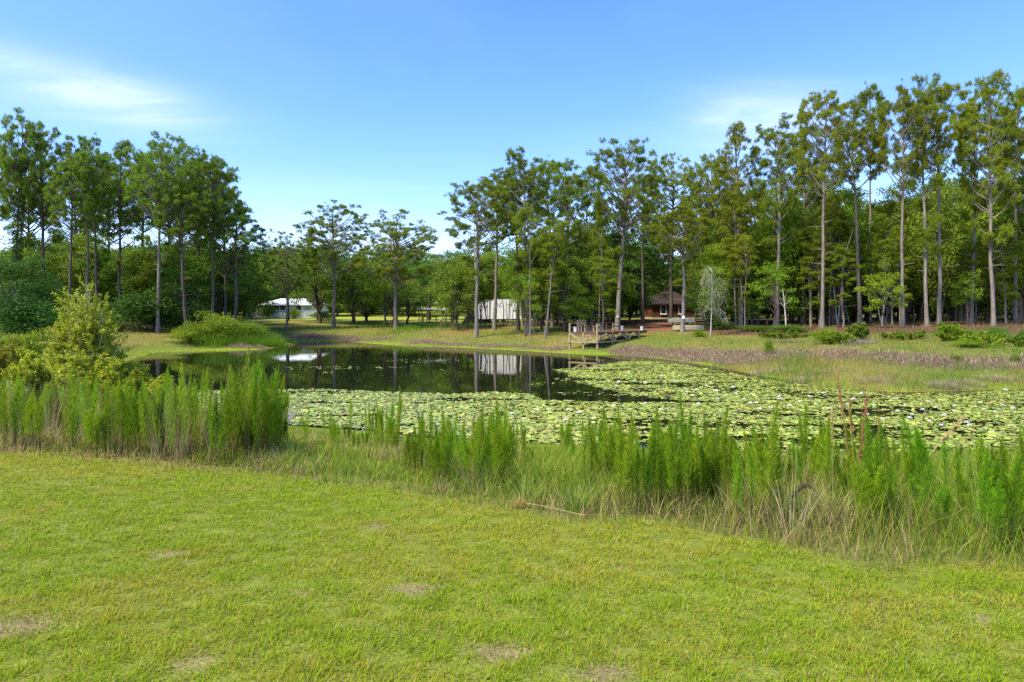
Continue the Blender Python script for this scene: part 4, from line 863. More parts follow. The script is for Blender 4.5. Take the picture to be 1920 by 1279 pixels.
# ------------------------------------------------------------------ dog fennel
def fennel_proto(seed, H=1.0, dry=0.0, wid=1.0, stems=2):
    rng = np.random.default_rng(seed); st = Geo(); Vs, Fs, Cs, n0 = [], [], [], 0
    for q in range(stems):
        b = rng.normal(0, .05, 2); o = rng.normal(0, .07, 2) if q else np.zeros(2); hh = H * (1 if q == 0 else rng.uniform(.72, .97))
        zs = np.linspace(0, 1, 6); P = np.stack([o[0] + b[0] * zs ** 2 + rng.normal(0, .004, 6), o[1] + b[1] * zs ** 2 + rng.normal(0, .004, 6), zs * hh], 1); P[0, 2] = -.03
        st.tube(P, np.linspace(.006, .0014, 6), 5, (.24, .19, .08) if dry < .5 else (.34, .24, .13))
        n = 850; t = rng.beta(1.45, 1.05, n) * .83 + .16
        c = np.stack([np.interp(t, zs, P[:, i]) for i in range(3)], 1)
        env = np.interp(t, [0, .15, .4, .65, .85, .95, 1], [.3, .6, .95, .9, .5, .22, .10]) * wid
        Ln = .072 * env * rng.uniform(.55, 1.4, n); az = rng.uniform(0, 6.28, n)
        off = rng.random(n) ** 1.6 * .045 * env; c = c + np.stack([np.cos(az) * off, np.sin(az) * off, off * .9], 1)
        col = pick(rng, [(.175, .315, .010), (.235, .385, .014), (.32, .45, .025)], [4, 4, 2.5], n); k = t < rng.uniform(.15, .34, n); col[k] = pick(rng, [(.24, .22, .05), (.32, .22, .10)], [1, 1], int(k.sum()))
        if dry: k = rng.random(n) < dry; col[k] = pick(rng, [(.36, .41, .07), (.42, .36, .14)], [2, 1], int(k.sum()))
        V, Fm, C = blades(c, az + rng.normal(0, .6, n), Ln, np.full(n, .0042), rng.uniform(.25, .9, n), rng.uniform(-.6, .3, n), 2, rng, col * .9, col * 1.15)
        Vs.append(V); Fs.append(Fm + n0); Cs.append(C); n0 += len(V)
    return st.mesh("stem", [M_GRASS]), mesh_np("foliage", np.concatenate(Vs), [np.concatenate(Fs)], [M_FENNEL], np.concatenate(Cs))
FEN = [fennel_proto(300 + i, wid=[1, .85, 1.1, .8, 1, 1.2, .9, 1][i], stems=[2, 3, 2, 4, 1, 4, 3, 3][i]) for i in range(8)]
FEN_D = [fennel_proto(320 + i, dry=[.4, .55, .3, .7][i], wid=[.9, 1.1, .8, 1][i], stems=[2, 3, 2, 3][i]) for i in range(4)]
def fennel(px, py, h, lean, az, label, group, dry=False):
    x, y = gpix(px, py); st, fo = (rs.choice(FEN_D) if dry else rs.choice(FEN))
    s = .75 + .45 * h
    e = empty("dog_fennel", (x, y, tz(x, y)), 0, (s, s, h)); e.rotation_euler = (lean * math.sin(az) * -1, lean * math.cos(az), rs.uniform(0, 6.28))
    link("stem", st, e); link("foliage", fo, e); tag(e, label, "weed", group)
LABS = {"left": ("feathery olive green weed stalk in the tall left thicket", "feathery stalks of the left thicket"), "clump": ("feathery weed stalk in the big fanned clump left of centre", "feathery stalks of the fanned clump"),
        "mid": ("narrow bright green feathery spire in the middle row", "green spires of the middle row"), "small": ("short green feathery sprout at the water's edge", "short sprouts at the water's edge"),
        "right": ("dense green feathery stalk in the bushy patch right of centre", "feathery stalks of the right patch"), "far": ("green feathery stalk near the right edge beside the tan grass", "feathery stalks near the right edge")}
def top_h(px, py, top):
    x, y = gpix(px, py); return max(.2, HC + (HY - top) / F_PX * y - tz(x, y))
def edge_py(px): return float(np.interp(px, [-100, 0, 250, 500, 700, 800, 960, 1120, 1250, 1400, 1600, 1920], [845, 851, 868, 896, 915, 930, 955, 977, 988, 1016, 1050, 1084]))
for i in range(90):
    px = rs.uniform(-40, 430); py = edge_py(px) - rs.uniform(6, 62); fennel(px, py, top_h(px, py, rs.gauss(716, 22)), abs(rs.gauss(0, .06)), rs.uniform(0, 6.28), *LABS["left"], dry=rs.random() < .32)
for i in range(44):
    q = rs.uniform(-1, 1); px = 480 + q * 50; py = 872 - rs.uniform(0, 38); fennel(px, py, top_h(px, py, 690 + 55 * abs(q + .1) + rs.gauss(0, 22)), .05 + abs(q) * .22, 0 if q > 0 else math.pi, *LABS["clump"], dry=rs.random() < (.5 if q < .1 else .08))
for i in range(36):
    px = rs.choice([rs.gauss(810, 22), rs.gauss(855, 16), rs.gauss(895, 20), rs.gauss(940, 14)]); py = rs.uniform(866, 924); fennel(px, py, top_h(px, py, rs.gauss(792, 22)), abs(rs.gauss(0, .03)), rs.uniform(0, 6.28), *LABS["mid"])
for i in range(28):
    px = rs.choice([rs.uniform(570, 680), rs.gauss(700, 20), rs.gauss(738, 12), rs.uniform(960, 1120)]); py = rs.uniform(815, 850) if px < 780 else rs.uniform(850, 880); fennel(px, py, top_h(px, py, rs.gauss(py - 62, 14)), abs(rs.gauss(0, .05)), rs.uniform(0, 6.28), *LABS["small"])
for i in range(62):
    px = rs.choice([rs.gauss(1150, 18), rs.gauss(1235, 30), rs.gauss(1290, 34), rs.gauss(1350, 40), rs.gauss(1420, 40), rs.gauss(1260, 50)]); py = edge_py(px) - rs.uniform(14, 100); fennel(px, py, top_h(px, py, rs.gauss(806, 30)), abs(rs.gauss(0, .06)), rs.uniform(0, 6.28), *LABS["right"])
for i in range(52):
    px = rs.choice([rs.gauss(1590, 30), rs.gauss(1500, 30), rs.gauss(1640, 20), rs.uniform(1690, 1800), rs.uniform(1780, 1960), rs.uniform(1800, 1960)]); py = edge_py(px) - rs.uniform(40, 170); fennel(px, py, top_h(px, py, rs.gauss(842 if px > 1680 else 812, 28)), abs(rs.gauss(0, .06)), rs.uniform(0, 6.28), *LABS["far"])

# ------------------------------------------------------------------ dry grass clumps, stalks, fallen reed
def dry_clump(px, py, h, n, label, seed, col=((.46, .37, .20), (.36, .27, .15)), spread=.35, curl=.8, group=None, name="dry_grass_clump", w=.0045):
    rng = np.random.default_rng(seed); x, y = gpix(px, py); r = rng.random(n) ** .6 * .10; a = rng.uniform(0, 6.28, n)
    P = np.stack([np.cos(a) * r, np.sin(a) * r, np.full(n, -.02)], 1); c = pick(rng, list(col), [1] * len(col), n)
    V, Fm, C = blades(P, a + rng.normal(0, .5, n), h * rng.uniform(.5, 1.1, n), np.full(n, w), rng.uniform(.02, spread, n), rng.uniform(.05, curl, n), 5, rng, c, c * 1.1)
    o = link(name, mesh_np(name, V, [Fm], [M_STRAW], C), loc=(x, y, tz(x, y))); tag(o, label, "grass clump", group); return o
for i in range(22):
    px = rs.uniform(0, 420); py = edge_py(px) - rs.uniform(8, 70); dry_clump(px, py, rs.uniform(.7, 1.25), 60, "wispy tan dead grass standing among the left thicket", 700 + i, group="dead grass in the left thicket", spread=.2, curl=.5)
for i in range(10):
    px = rs.choice([rs.uniform(780, 960), rs.uniform(1120, 1480), rs.uniform(1450, 1920)]); py = edge_py(px) - rs.uniform(12, 120); dry_clump(px, py, rs.uniform(.45, .85), 46, "wispy tan dead grass among the green weeds right of centre", 1700 + i, group="dead grass in the right weeds", spread=.35, curl=.9)
for i, (px, py, h) in enumerate([(520, 878, .35), (560, 890, .3), (545, 870, .45), (600, 880, .25), (655, 850, .22), (640, 850, .22), (830, 925, .25), (905, 930, .25), (1010, 930, .3)]):
    dry_clump(px, py, h, 60, "low straw coloured grass tuft along the lawn edge", 730 + i, group="straw tufts along the lawn edge", spread=.7, curl=1.2)
dry_clump(1415, 968, .42, 150, "tan drooping grass clump right of the bushy green patch", 750, spread=.5, curl=1.5)
dry_clump(1700, 930, .45, 110, "pinkish tan seedy grass clump below the leaning reed", 751, col=((.42, .28, .17), (.48, .34, .2)), spread=.6, curl=1.3)
dry_clump(1560, 990, .5, 140, "large arching green and tan grass clump at the lawn edge", 752, col=((.24, .30, .08), (.40, .36, .16), (.5, .42, .22)), spread=.5, curl=1.9, w=.007)
dry_clump(985, 945, .4, 110, "fresh green arching grass tuft beside the fallen reed", 753, col=((.22, .32, .05), (.30, .36, .08)), spread=.55, curl=1.5, name="green_grass_clump", w=.006)
dry_clump(1080, 960, .4, 160, "lush green grass clump right of the fallen reed", 754, col=((.16, .30, .03), (.24, .34, .05)), spread=.5, curl=1.2, name="green_grass_clump", w=.006)
def tussock(px, py, h, rad, n, label, seed, group, col, name="dead_brush", mat=M_STRAW, cat="dead brush"):
    rng = np.random.default_rng(seed); x, y = gpix(px, py); r = np.sqrt(rng.random(n)) * rad; a = rng.uniform(0, 6.28, n); dx, dy = np.cos(a) * r, np.sin(a) * r * .7; z0 = tz(x, y)
    P = np.stack([dx, dy, terr(x + dx, y + dy) - z0 - .02], 1); c = pick(rng, col, [1] * len(col), n)
    V, Fm, C = blades(P, a + rng.normal(0, 1.2, n), h * rng.uniform(.4, 1.15, n) * (1.1 - .6 * r / rad), np.full(n, .012), rng.uniform(.1, .9, n), rng.uniform(-.4, 1.2, n), 3, rng, c, c * 1.05)
    o = link(name, mesh_np(name, V, [Fm], [mat], C), loc=(x, y, z0)); tag(o, label, cat, group)
for i, (px, py, h, rad) in enumerate(((1775, 727, .5, .75), (1812, 721, .4, .7), (1500, 716, .4, .9), (1440, 700, .45, 1.2), (1530, 700, .3, .9), (1640, 716, .3, .9), (1870, 712, .35, .9), (450, 652, .7, 1.0), (485, 653, .5, .8))):
    tussock(px, py, h, rad, 700, "grey tan dead brush tussock in the marshy shallows", 760 + i, "dead tussocks along the shallows", [(.36, .29, .20), (.30, .25, .18), (.42, .33, .18)])
for i, (px, py) in enumerate(((440, 646), (462, 648), (488, 649), (508, 648), (425, 645), (475, 642), (500, 642), (395, 648), (516, 650), (452, 640))):
    tussock(px, py, rs.uniform(1.5, 2.3), rs.uniform(1.0, 1.5), 900, "bright green reed clump growing on the grassy spit", 800 + i, "reed clumps on the spit", [(.13, .26, .018), (.18, .31, .025), (.10, .20, .015)], "reed_clump", M_GRASS, "reeds")
for i, (px, py, h, rad) in enumerate(((1612, 646, .7, 1.1), (1590, 644, .45, 1.2), (1465, 642, .4, 1.0), (1490, 642, .35, 1.0))):
    tussock(px, py, h, rad, 600, "grey dead brush heap on the right bank before the wood", 780 + i, "dead brush heaps on the right bank", [(.30, .25, .19), (.38, .31, .22), (.22, .17, .12)])

def stalk(px, py, tip_px, tip_py, col, label, head=.25, bow=0.0, seed=1, dd=0.0, heads=26):
    rng = np.random.default_rng(seed); x, y = gpix(px, py); z = tz(x, y); d2 = y + dd; e = np.array([(tip_px - CX) / F_PX * d2 - x, dd, HC + (HY - tip_py) / F_PX * d2 - z])
    t = np.linspace(0, 1, 8); P = np.outer(t, e); P[:, 2] += bow * np.sin(t * math.pi) - .0; P[0, 2] = -.03
    o = empty("dry_grass_stalk", (x, y, z)); g = Geo(); g.tube(P, np.linspace(.0075, .0035, 8), 5, col); g.build("stem", M_STRAW, o, True)
    n = heads * 5; u = 1 - rng.random(n) * head; c = np.stack([np.interp(u, t, P[:, i]) for i in range(3)], 1); ax = unit(e[None] + rng.normal(0, .25, (n, 3)) * np.linalg.norm(e)); s = unit(np.cross(ax, rng.normal(0, 1, (n, 3)))); l = rng.uniform(.03, .075, n)[:, None]; w = .005
    V = np.stack([c, c + ax * l * .5 + s * w, c + ax * l, c + ax * l * .5 - s * w], 1).reshape(-1, 3)
    link("seed_head", mesh_np("seed_head", V, [np.arange(4 * n).reshape(-1, 4)], [M_STRAW], np.repeat(pick(rng, [col], [1], n), 4, 0)), o); tag(o, label, "grass stalk")
RED, TAN, OCH = (.32, .16, .07), (.50, .38, .17), (.38, .28, .07)
stalk(1664, 962, 1806, 784, TAN, "long tan reed stalk leaning far to the right", .33, .05, 1, .0, 60)
stalk(1600, 985, 1624, 748, RED, "upright rust red grass stalk, right one of the two red ones", .5, 0, 2, .1, 40)
stalk(1608, 965, 1592, 745, OCH, "upright rust brown grass stalk, left one of the two red ones", .4, 0, 3)
stalk(1605, 950, 1570, 705, RED, "tall reddish stalk leaning left above the others", .35, 0, 4, .2)
stalk(1563, 960, 1560, 775, TAN, "straight pale tan stalk left of the red stalks", .3, 0, 5)
stalk(1654, 980, 1648, 790, OCH, "straight ochre stalk right of the red stalks", .35, 0, 6)
stalk(1560, 985, 1488, 935, TAN, "tan seed plume drooping to the left, upper one", .55, .22, 7, -.1, 70)
stalk(1575, 985, 1530, 1004, TAN, "tan seed plume drooping to the left, lower one", .6, .24, 8, -.1, 70)
stalk(700, 826, 716, 772, TAN, "short pale stem leaning by the green sprouts", .2, 0, 9)
def fallen_reed():
    rng = np.random.default_rng(31); x, y = gpix(985, 953); x2, y2 = gpix(1098, 973); o = empty("fallen_reed", (x, y, 0)); g = Geo(); t = np.linspace(0, 1, 9); P = np.stack([t * (x2 - x), t * (y2 - y) + .03 * np.sin(t * 5), np.zeros(9)], 1)
    P[:, 2] = terr(P[:, 0] + x, P[:, 1] + y) + .045 - .012 * t; g.tube(P, np.linspace(.008, .004, 9), 6, (.42, .34, .16)); g.build("stem", M_STRAW, o, True)
    n = 150; a = rng.uniform(0, 6.28, n); c = np.stack([rng.normal(-.06, .05, n), rng.normal(0, .03, n), np.full(n, P[0, 2] - .02)], 1)
    V, Fm, C = blades(c, a, rng.uniform(.05, .16, n), np.full(n, .006), rng.uniform(.2, 1.4, n), rng.uniform(0, .8, n), 3, rng, pick(rng, [(.55, .36, .10), (.42, .25, .12), (.5, .4, .2)], [2, 1, 1], n)); link("root_tuft", mesh_np("root_tuft", V, [Fm], [M_STRAW], C), o)
    tag(o, "tan fallen reed stem lying along the lawn edge", "reed")
fallen_reed()

# ------------------------------------------------------------------ dock
DU = np.array([.613, .790]); DV = np.array([-.790, .613]); B0 = np.array([(1119 - CX) / F_PX * 48.2, 48.2]); DZ = 1.53
def dk(u, v, z): return np.array([*(B0 + DU * u + DV * v), z])
def build_dock():
    root = empty("wooden_dock", (*B0, 0)); off = np.array([*B0, 0]); A = math.atan2(DU[1], DU[0])
    def part(name, fn, mat):
        g = Geo(); fn(g); g.V = [v - off for v in g.V]; return g.build(name, mat, root)
    Ld, Wd = 8.4, 2.35
    def deck(g):
        n = 56
        for k in range(n): g.box(dk((k + .5) * Ld / n, Wd / 2, DZ + rs.uniform(-.004, .004)), (Ld / n - .012, Wd + .12, .04), A)
    part("deck", deck, M_WOOD_D)
    def joist(g):
        for v in (.02, Wd - .02): g.box(dk(Ld / 2, v, DZ - .115), (Ld, .06, .18), A)
        for u in (.03, 2.3, 4.6, 6.9): g.box(dk(u, Wd / 2, DZ - .118), (.06, Wd - .11, .17), A)
    part("joist_frame", joist, M_WOOD_D)
    for u in (0, 2.3, 4.6, 6.9):
        for v in ((-.05, Wd / 2, Wd + .05) if u == 0 else (-.05, Wd + .05)):
            p = dk(u, v, 0); zb = min(tz(p[0], p[1]), .0) - .5 if u < 3 else tz(p[0], p[1]) - .3
            top = DZ + (.66 if v > 1 or u in (0,) else .0) - (.10 if v == Wd / 2 else 0)
            if v == Wd / 2: top = DZ - .03
            part("post", lambda g: g.box(dk(u, v, (zb + top) / 2), (.12, .12, top - zb), A), M_WOOD)
    def br(a, b, w=.05, h=.13, mat=M_WOOD, nm="brace"): part(nm, lambda g: g.bar(a, b, w, h), mat)
    br(dk(-.12, -.12, .80), dk(-.12, Wd + .12, .80)); br(dk(-.1, -.13, .80), dk(4.4, -.13, .80))
    for a, b in (((-.12, Wd, DZ - .1), (-.12, Wd / 2, .86)), ((-.12, 0, .86), (-.12, Wd / 2 - .3, DZ - .22)), ((-.12, Wd / 2, .86), (-.12, Wd / 2 - .7, DZ - .2))): br(dk(*a), dk(*b))
    for u0 in (0, 2.3, 4.6):
        br(dk(u0 + .05, -.14, .86), dk(u0 + 1.1, -.14, DZ - .15)); br(dk(u0 + 2.2, -.145, .9 + .05 * u0), dk(u0 + 1.2, -.145, DZ - .15))
    for v in (Wd + .02,):
        br(dk(-.05, v, DZ + .685), dk(Ld, v, DZ + .685), .12, .045, M_WOOD_D, "rail"); br(dk(-.05, v, DZ + .36), dk(Ld, v, DZ + .36), .04, .10, M_WOOD_D, "rail")
    br(dk(-.03, .95, DZ + .685), dk(-.03, Wd, DZ + .685), .10, .04, M_WOOD_D, "rail")
    def rp(g):
        for u in np.arange(1.15, Ld, 1.15): g.box(dk(u, Wd + .06, DZ + .42), (.07, .07, .86), A)
    for u in (1.15, 3.45, 5.75, 8.0): part("rail_post", lambda g: g.box(dk(u, Wd + .07, DZ + .33), (.08, .08, .64), A), M_WOOD_D)
    tag(root, "weathered wooden fishing dock on posts over the far water edge", "dock")
    # bench and chair frames standing on the deck
    def bench(u, v, ln, label, back=True):
        r = empty("wooden_bench", dk(u, v, DZ + .02), A); M = M_WOOD
        g = Geo(); [g.box((0, -.15 + k * .13, .44), (ln, .11, .035)) for k in range(3)]; g.build("seat", M, r)
        for sx in (-1, 1):
            for sy in (-.14, .10): g = Geo(); g.box((sx * (ln / 2 - .08), sy, .21), (.07, .07, .42)); g.build("leg", M, r)
        if back: g = Geo(); [g.box((0, .19, .58 + k * .14), (ln, .03, .10)) for k in range(3)]; [g.box((sx * (ln / 2 - .1), .165, .64), (.06, .03, .45)) for sx in (-1, 1)]; g.build("backrest", M, r)
        tag(r, label, "bench")
    bench(1.3, 1.95, 1.3, "grey slatted bench on the dock by the back rail")
    bench(.9, .45, .9, "low stool-like bench at the front corner of the dock", False)
build_dock()
def bucket(loc, s, mat, label, name="bucket"):
    o = empty(name, loc, 0, (s, s, s)); g = Geo(); n = 14; z = [0, .02, .38, .40, .385, .04]; r = [.125, .13, .155, .165, .145, .12]
    th = np.arange(n) / n * 6.2832; V = np.concatenate([np.stack([rr * np.cos(th), rr * np.sin(th), np.full(n, zz)], 1) for zz, rr in zip(z, r)] + [np.array([[0, 0, .04]])])
    i = np.arange(5)[:, None] * n; j = np.arange(n)[None]; g.add(V, np.stack([i + j, i + (j + 1) % n, i + n + (j + 1) % n, i + n + j], -1).reshape(-1, 4)); jj = np.arange(n)
    g.T.append(np.stack([5 * n + jj, 5 * n + (jj + 1) % n, np.full(n, 6 * n)], 1)); g.mt.append(np.zeros(n)); g.build("tub", mat, o, True)
    a = np.linspace(0, math.pi, 9); g = Geo(); g.tube(np.stack([.16 * np.cos(a), .02 + .0 * a - .12 * np.sin(a), .36 - .07 * np.sin(a)], 1), .006, 5); g.build("handle", M_BARK_P, o); tag(o, label, "bucket")
M_CREAM = rough_mat("cream_plastic", (.24, .21, .125), (.33, .29, .18), 4, .5, bump=0)
M_GREYP = rough_mat("grey_plastic", (.38, .42, .44), (.48, .52, .54), 4, .5, bump=0)
bucket(dk(.25, 2.05, DZ + .02), .95, M_WHITE, "white bucket at the left front corner of the dock")
bucket(dk(.2, 1.1, DZ + .02), .85, M_CREAM, "cream bucket at the middle of the dock's front edge")
bucket(dk(7.9, .2, DZ + .02), .85, M_WHITE, "white bucket at the landward end of the dock")
bucket(dk(7.6, 1.9, DZ + .02), .9, M_GREYP, "pale grey bucket by the dock's back rail")

# ------------------------------------------------------------------ cabin, house, trailer, shelter, boats and small things
def gable_prism(g, x0, x1, y0, y1, z0, z1, inx0, inx1, th=.12):
    """hip or gable roof: ridge along x at mid depth, inset inx at each end; closed solid"""
    ym = (y0 + y1) / 2
    lo = [(x0, y0, z0), (x1, y0, z0), (x1, y1, z0), (x0, y1, z0)]; rd = [(x0 + inx0, ym, z1), (x1 - inx1, ym, z1)]
    V = np.array(lo + rd + [(x, y, z - th) for x, y, z in lo], float)
    g.add(V, [[0, 1, 5, 4], [2, 3, 4, 5], [0, 6, 7, 1], [1, 7, 8, 2], [2, 8, 9, 3], [3, 9, 6, 0], [6, 9, 8, 7]]); g.add(V, [[3, 0, 4], [1, 2, 5]])
M_LOG = rough_mat("log_siding", (.085, .034, .015), (.16, .066, .028), 5, .7, (.25, .25, 3), .25)
M_SHINGLE = rough_mat("brown_shingles", (.030, .022, .021), (.062, .046, .043), 14, .95, (1, 1, 1), .4, spec=.04)
M_CONC = rough_mat("concrete", (.34, .30, .20), (.48, .43, .30), 5, .9)
M_GLASS = rough_mat("window_glass", (.012, .018, .03), (.03, .045, .08), 2, .08, bump=0, spec=.6)
M_METAL = rough_mat("white_metal_roof", (.62, .63, .65), (.74, .75, .76), 3, .4, (8, 1, 1), .15)
M_BLACK = rough_mat("black_tarp", (.006, .007, .008), (.018, .019, .02), 4, .9, bump=.5, spec=.05)
M_RUBBER = rough_mat("rubber", (.015, .015, .015), (.03, .03, .03), 8, .9, bump=0)
M_BOATG = rough_mat("dull_green_hull", (.12, .145, .115), (.20, .225, .18), 3, .55, bump=.05)
def window(parent, cx, y, cz, w, h, frame_m=None, fw=.10, mull=True):
    fm = frame_m or M_WHITE; f = Geo()
    for sx in (-1, 1): f.box((cx + sx * (w / 2 - fw / 2), y - .03, cz), (fw, .07, h))
    for sz in (-1, 1): f.box((cx, y - .03, cz + sz * (h / 2 - fw / 2)), (w - 2 * fw, .068, fw))
    if mull: f.box((cx, y - .02, cz), (w - 2 * fw, .05, .05))
    fr = f.build("window", fm, parent); g = Geo(); g.box((cx, y - .008, cz), (w - 2 * fw + .02, .012, h - 2 * fw + .02)); g.build("pane", M_GLASS, fr)
    g = Geo(); g.box((cx, y - .06, cz - h / 2 - .03), (w + .12, .16, .05)); g.build("sill", fm, fr)
def build_cabin():
    d = 98.0; x0, x1 = (1222 - CX) / F_PX * d, (1302 - CX) / F_PX * d; w = x1 - x0; zb = HC - 6.2 * d / F_PX; r = empty("log_cabin", ((x0 + x1) / 2, d, zb), R(4)); H = 2.32; D = 6.0
    g = Geo(); z = tz((x0 + x1) / 2, d) - zb - .6; g.box((0, D / 2, (z + .25) / 2), (w + .06, D + .06, .25 - z)); g.build("foundation", M_CONC, r)
    g = Geo(); n = 10; hh = (H - .25) / n
    for k in range(n):
        zc = .25 + (k + .5) * hh; a = np.linspace(-math.pi / 2, math.pi / 2, 6); pz = zc + np.sin(a) * hh / 2; po = .06 * np.cos(a)
        for (ax, ay, bx, by, nx, ny) in ((-w / 2, 0, w / 2, 0, 0, -1), (w / 2, 0, w / 2, D, 1, 0), (w / 2, D, -w / 2, D, 0, 1), (-w / 2, D, -w / 2, 0, -1, 0)):
            V = np.concatenate([np.stack([ax + nx * po, ay + ny * po, pz], 1), np.stack([bx + nx * po, by + ny * po, pz], 1)]); j = np.arange(5); g.add(V, np.stack([j, j + 6, j + 7, j + 1], 1))
    g.build("wall", M_LOG, r)
    g = Geo(); gable_prism(g, -w / 2 - .5, w / 2 + .5, -.55, D + .55, H + .02, H + 2.0, 2.6, 2.6, .16); g.build("roof", M_SHINGLE, r)
    window(r, -w / 2 + 1.75, -.07, 1.45, .95, 1.45); window(r, w / 2 - 2.0, -.07, 1.45, .95, 1.45)
    tag(r, "small reddish log cabin with a dark hip roof among pines", "cabin")
build_cabin()
def build_house():
    d = 128.0; s = d / F_PX; x0 = (490 - CX) * s; x1 = (594 - CX) * s; zb = HC + .0; r = empty("white_house", (x0, d, zb - .05)); w = x1 - x0; H = 2.25; D = 8.0
    zf = tz(x0 + 4, d) - zb - .5
    g = Geo(); g.box((w / 2, D / 2, (H + zf) / 2), (w, D, H - zf)); g.build("wall", M_WHITE, r)
    g = Geo(); gable_prism(g, -.5, w + .5, -.5, D + .5, H + .02, H + 1.35, 3.0, 3.0, .16); g.build("roof", M_METAL, r)
    for cx in (3.0, 4.3, 7.5): window(r, cx, 0, 1.55, 1.15, 1.0, fw=.06)
    g = Geo(); g.box((9.3, -.02, 1.0), (.95, .05, 2.0)); g.build("door", M_GREYP, r)
    # screened porch on the left end
    pw = 3.0; g = Geo(); V = np.array([(-pw, -.3, H - .12), (-.02, -.3, H - .02), (-.02, 5, H - .02), (-pw, 5, H - .12)], float); V = np.concatenate([V, V - [0, 0, .16]]); g.add(V, [[0, 1, 2, 3], [4, 7, 6, 5], [0, 4, 5, 1], [1, 5, 6, 2], [2, 6, 7, 3], [3, 7, 4, 0]]); g.build("porch_roof", M_METAL, r)
    for k in range(5): g = Geo(); g.box((-pw + .12 + k * .68, 0, (H - .3 + zf) / 2), (.13, .13, H - .3 - zf)); g.build("porch_post", M_WHITE, r)
    g = Geo(); g.box((-pw / 2, 0.03, (.75 + zf) / 2), (pw - .25, .05, .75 - zf)); g.build("porch_wall", M_WHITE, r)
    g = Geo(); g.box((-pw / 2, 4.6, (H - .3 + zf) / 2), (pw - .1, .1, H - .3 - zf)); g.build("porch_back", M_GREYP, r)
    tag(r, "white single storey house with pale metal roof across the pond", "house")
build_house()
def build_trailer():
    d = 86.0; s = d / F_PX; xa, xb = (896 - CX) * s, (977 - CX) * s; x = (xa + xb) / 2; z = tz(x, d); w = xb - xa; r = empty("camper_trailer", (x, d, z), R(-3)); H = HC + (HY - 561) * s - z; D = 2.5
    prof = [(-w / 2, .55), (-w / 2, H - .9), (-w / 2 + .35, H - .3), (-w / 2 + .9, H), (w / 2 - .5, H), (w / 2 - .1, H - .25), (w / 2, H - .7), (w / 2, .55)]
    n = len(prof); V = np.array([(a, 0, b) for a, b in prof] + [(a, D, b) for a, b in prof], float); g = Geo()
    me = bpy.data.meshes.new("body"); me.from_pydata([tuple(v) for v in V], [], [tuple(range(n))] + [tuple(range(2 * n - 1, n - 1, -1))] + [(k, k + n, (k + 1) % n + n, (k + 1) % n) for k in range(n)]); me.materials.append(M_WHITE); link("body", me, r)
    g = Geo(); g.box((2.35, -.02, 1.5), (.65, .04, 1.75)); g.build("door", M_WHITE, r)
    for cx in (-.4, .5):
        g = Geo(); a = np.linspace(0, .22, 2); g.tube([(cx, .02, .33), (cx, .24, .33)], .33, 18); g.build("wheel", M_RUBBER, r)
    g = Geo(); g.box((0, D / 2, .48), (w - .4, D - .3, .13)); g.bar((-w / 2 + .2, D / 2, .46), (-w / 2 - 1.0, D / 2, .46), .1); g.build("chassis", M_RUBBER, r)
    tag(r, "large white trailer parked behind thin trunks at the wood edge", "trailer")
    # black tarp mound in front of it
    x, y = gpix(895, 606); s = y / F_PX; rng = np.random.default_rng(4); nx, ny = 26, 14; V = []; wv = 30 * s
    for i in range(nx):
        for j in range(ny):
            u = -1 + 2 * i / (nx - 1); v = -1 + 2 * j / (ny - 1); rr = math.hypot(u, v); hgt = max(0, 1 - abs(u) ** 1.8) * max(0, 1 - v * v) ** .5
            V.append((u * wv, v * wv * .8, -.15 + hgt * 27 * s + .06 * vnoise(np.array([u * 6]), np.array([v * 6]), 1, 3)[0]))
    i = np.arange(nx - 1)[:, None] * ny + np.arange(ny - 1)[None]; o = link("tarp_mound", mesh_np("tarp_mound", V, [np.stack([i, i + ny, i + ny + 1, i + 1], -1).reshape(-1, 4)], [M_BLACK], smooth=True), loc=(x, y, tz(x, y)))
    tag(o, "black tarp-covered mound left of the white trailer", "tarp heap")
build_trailer()
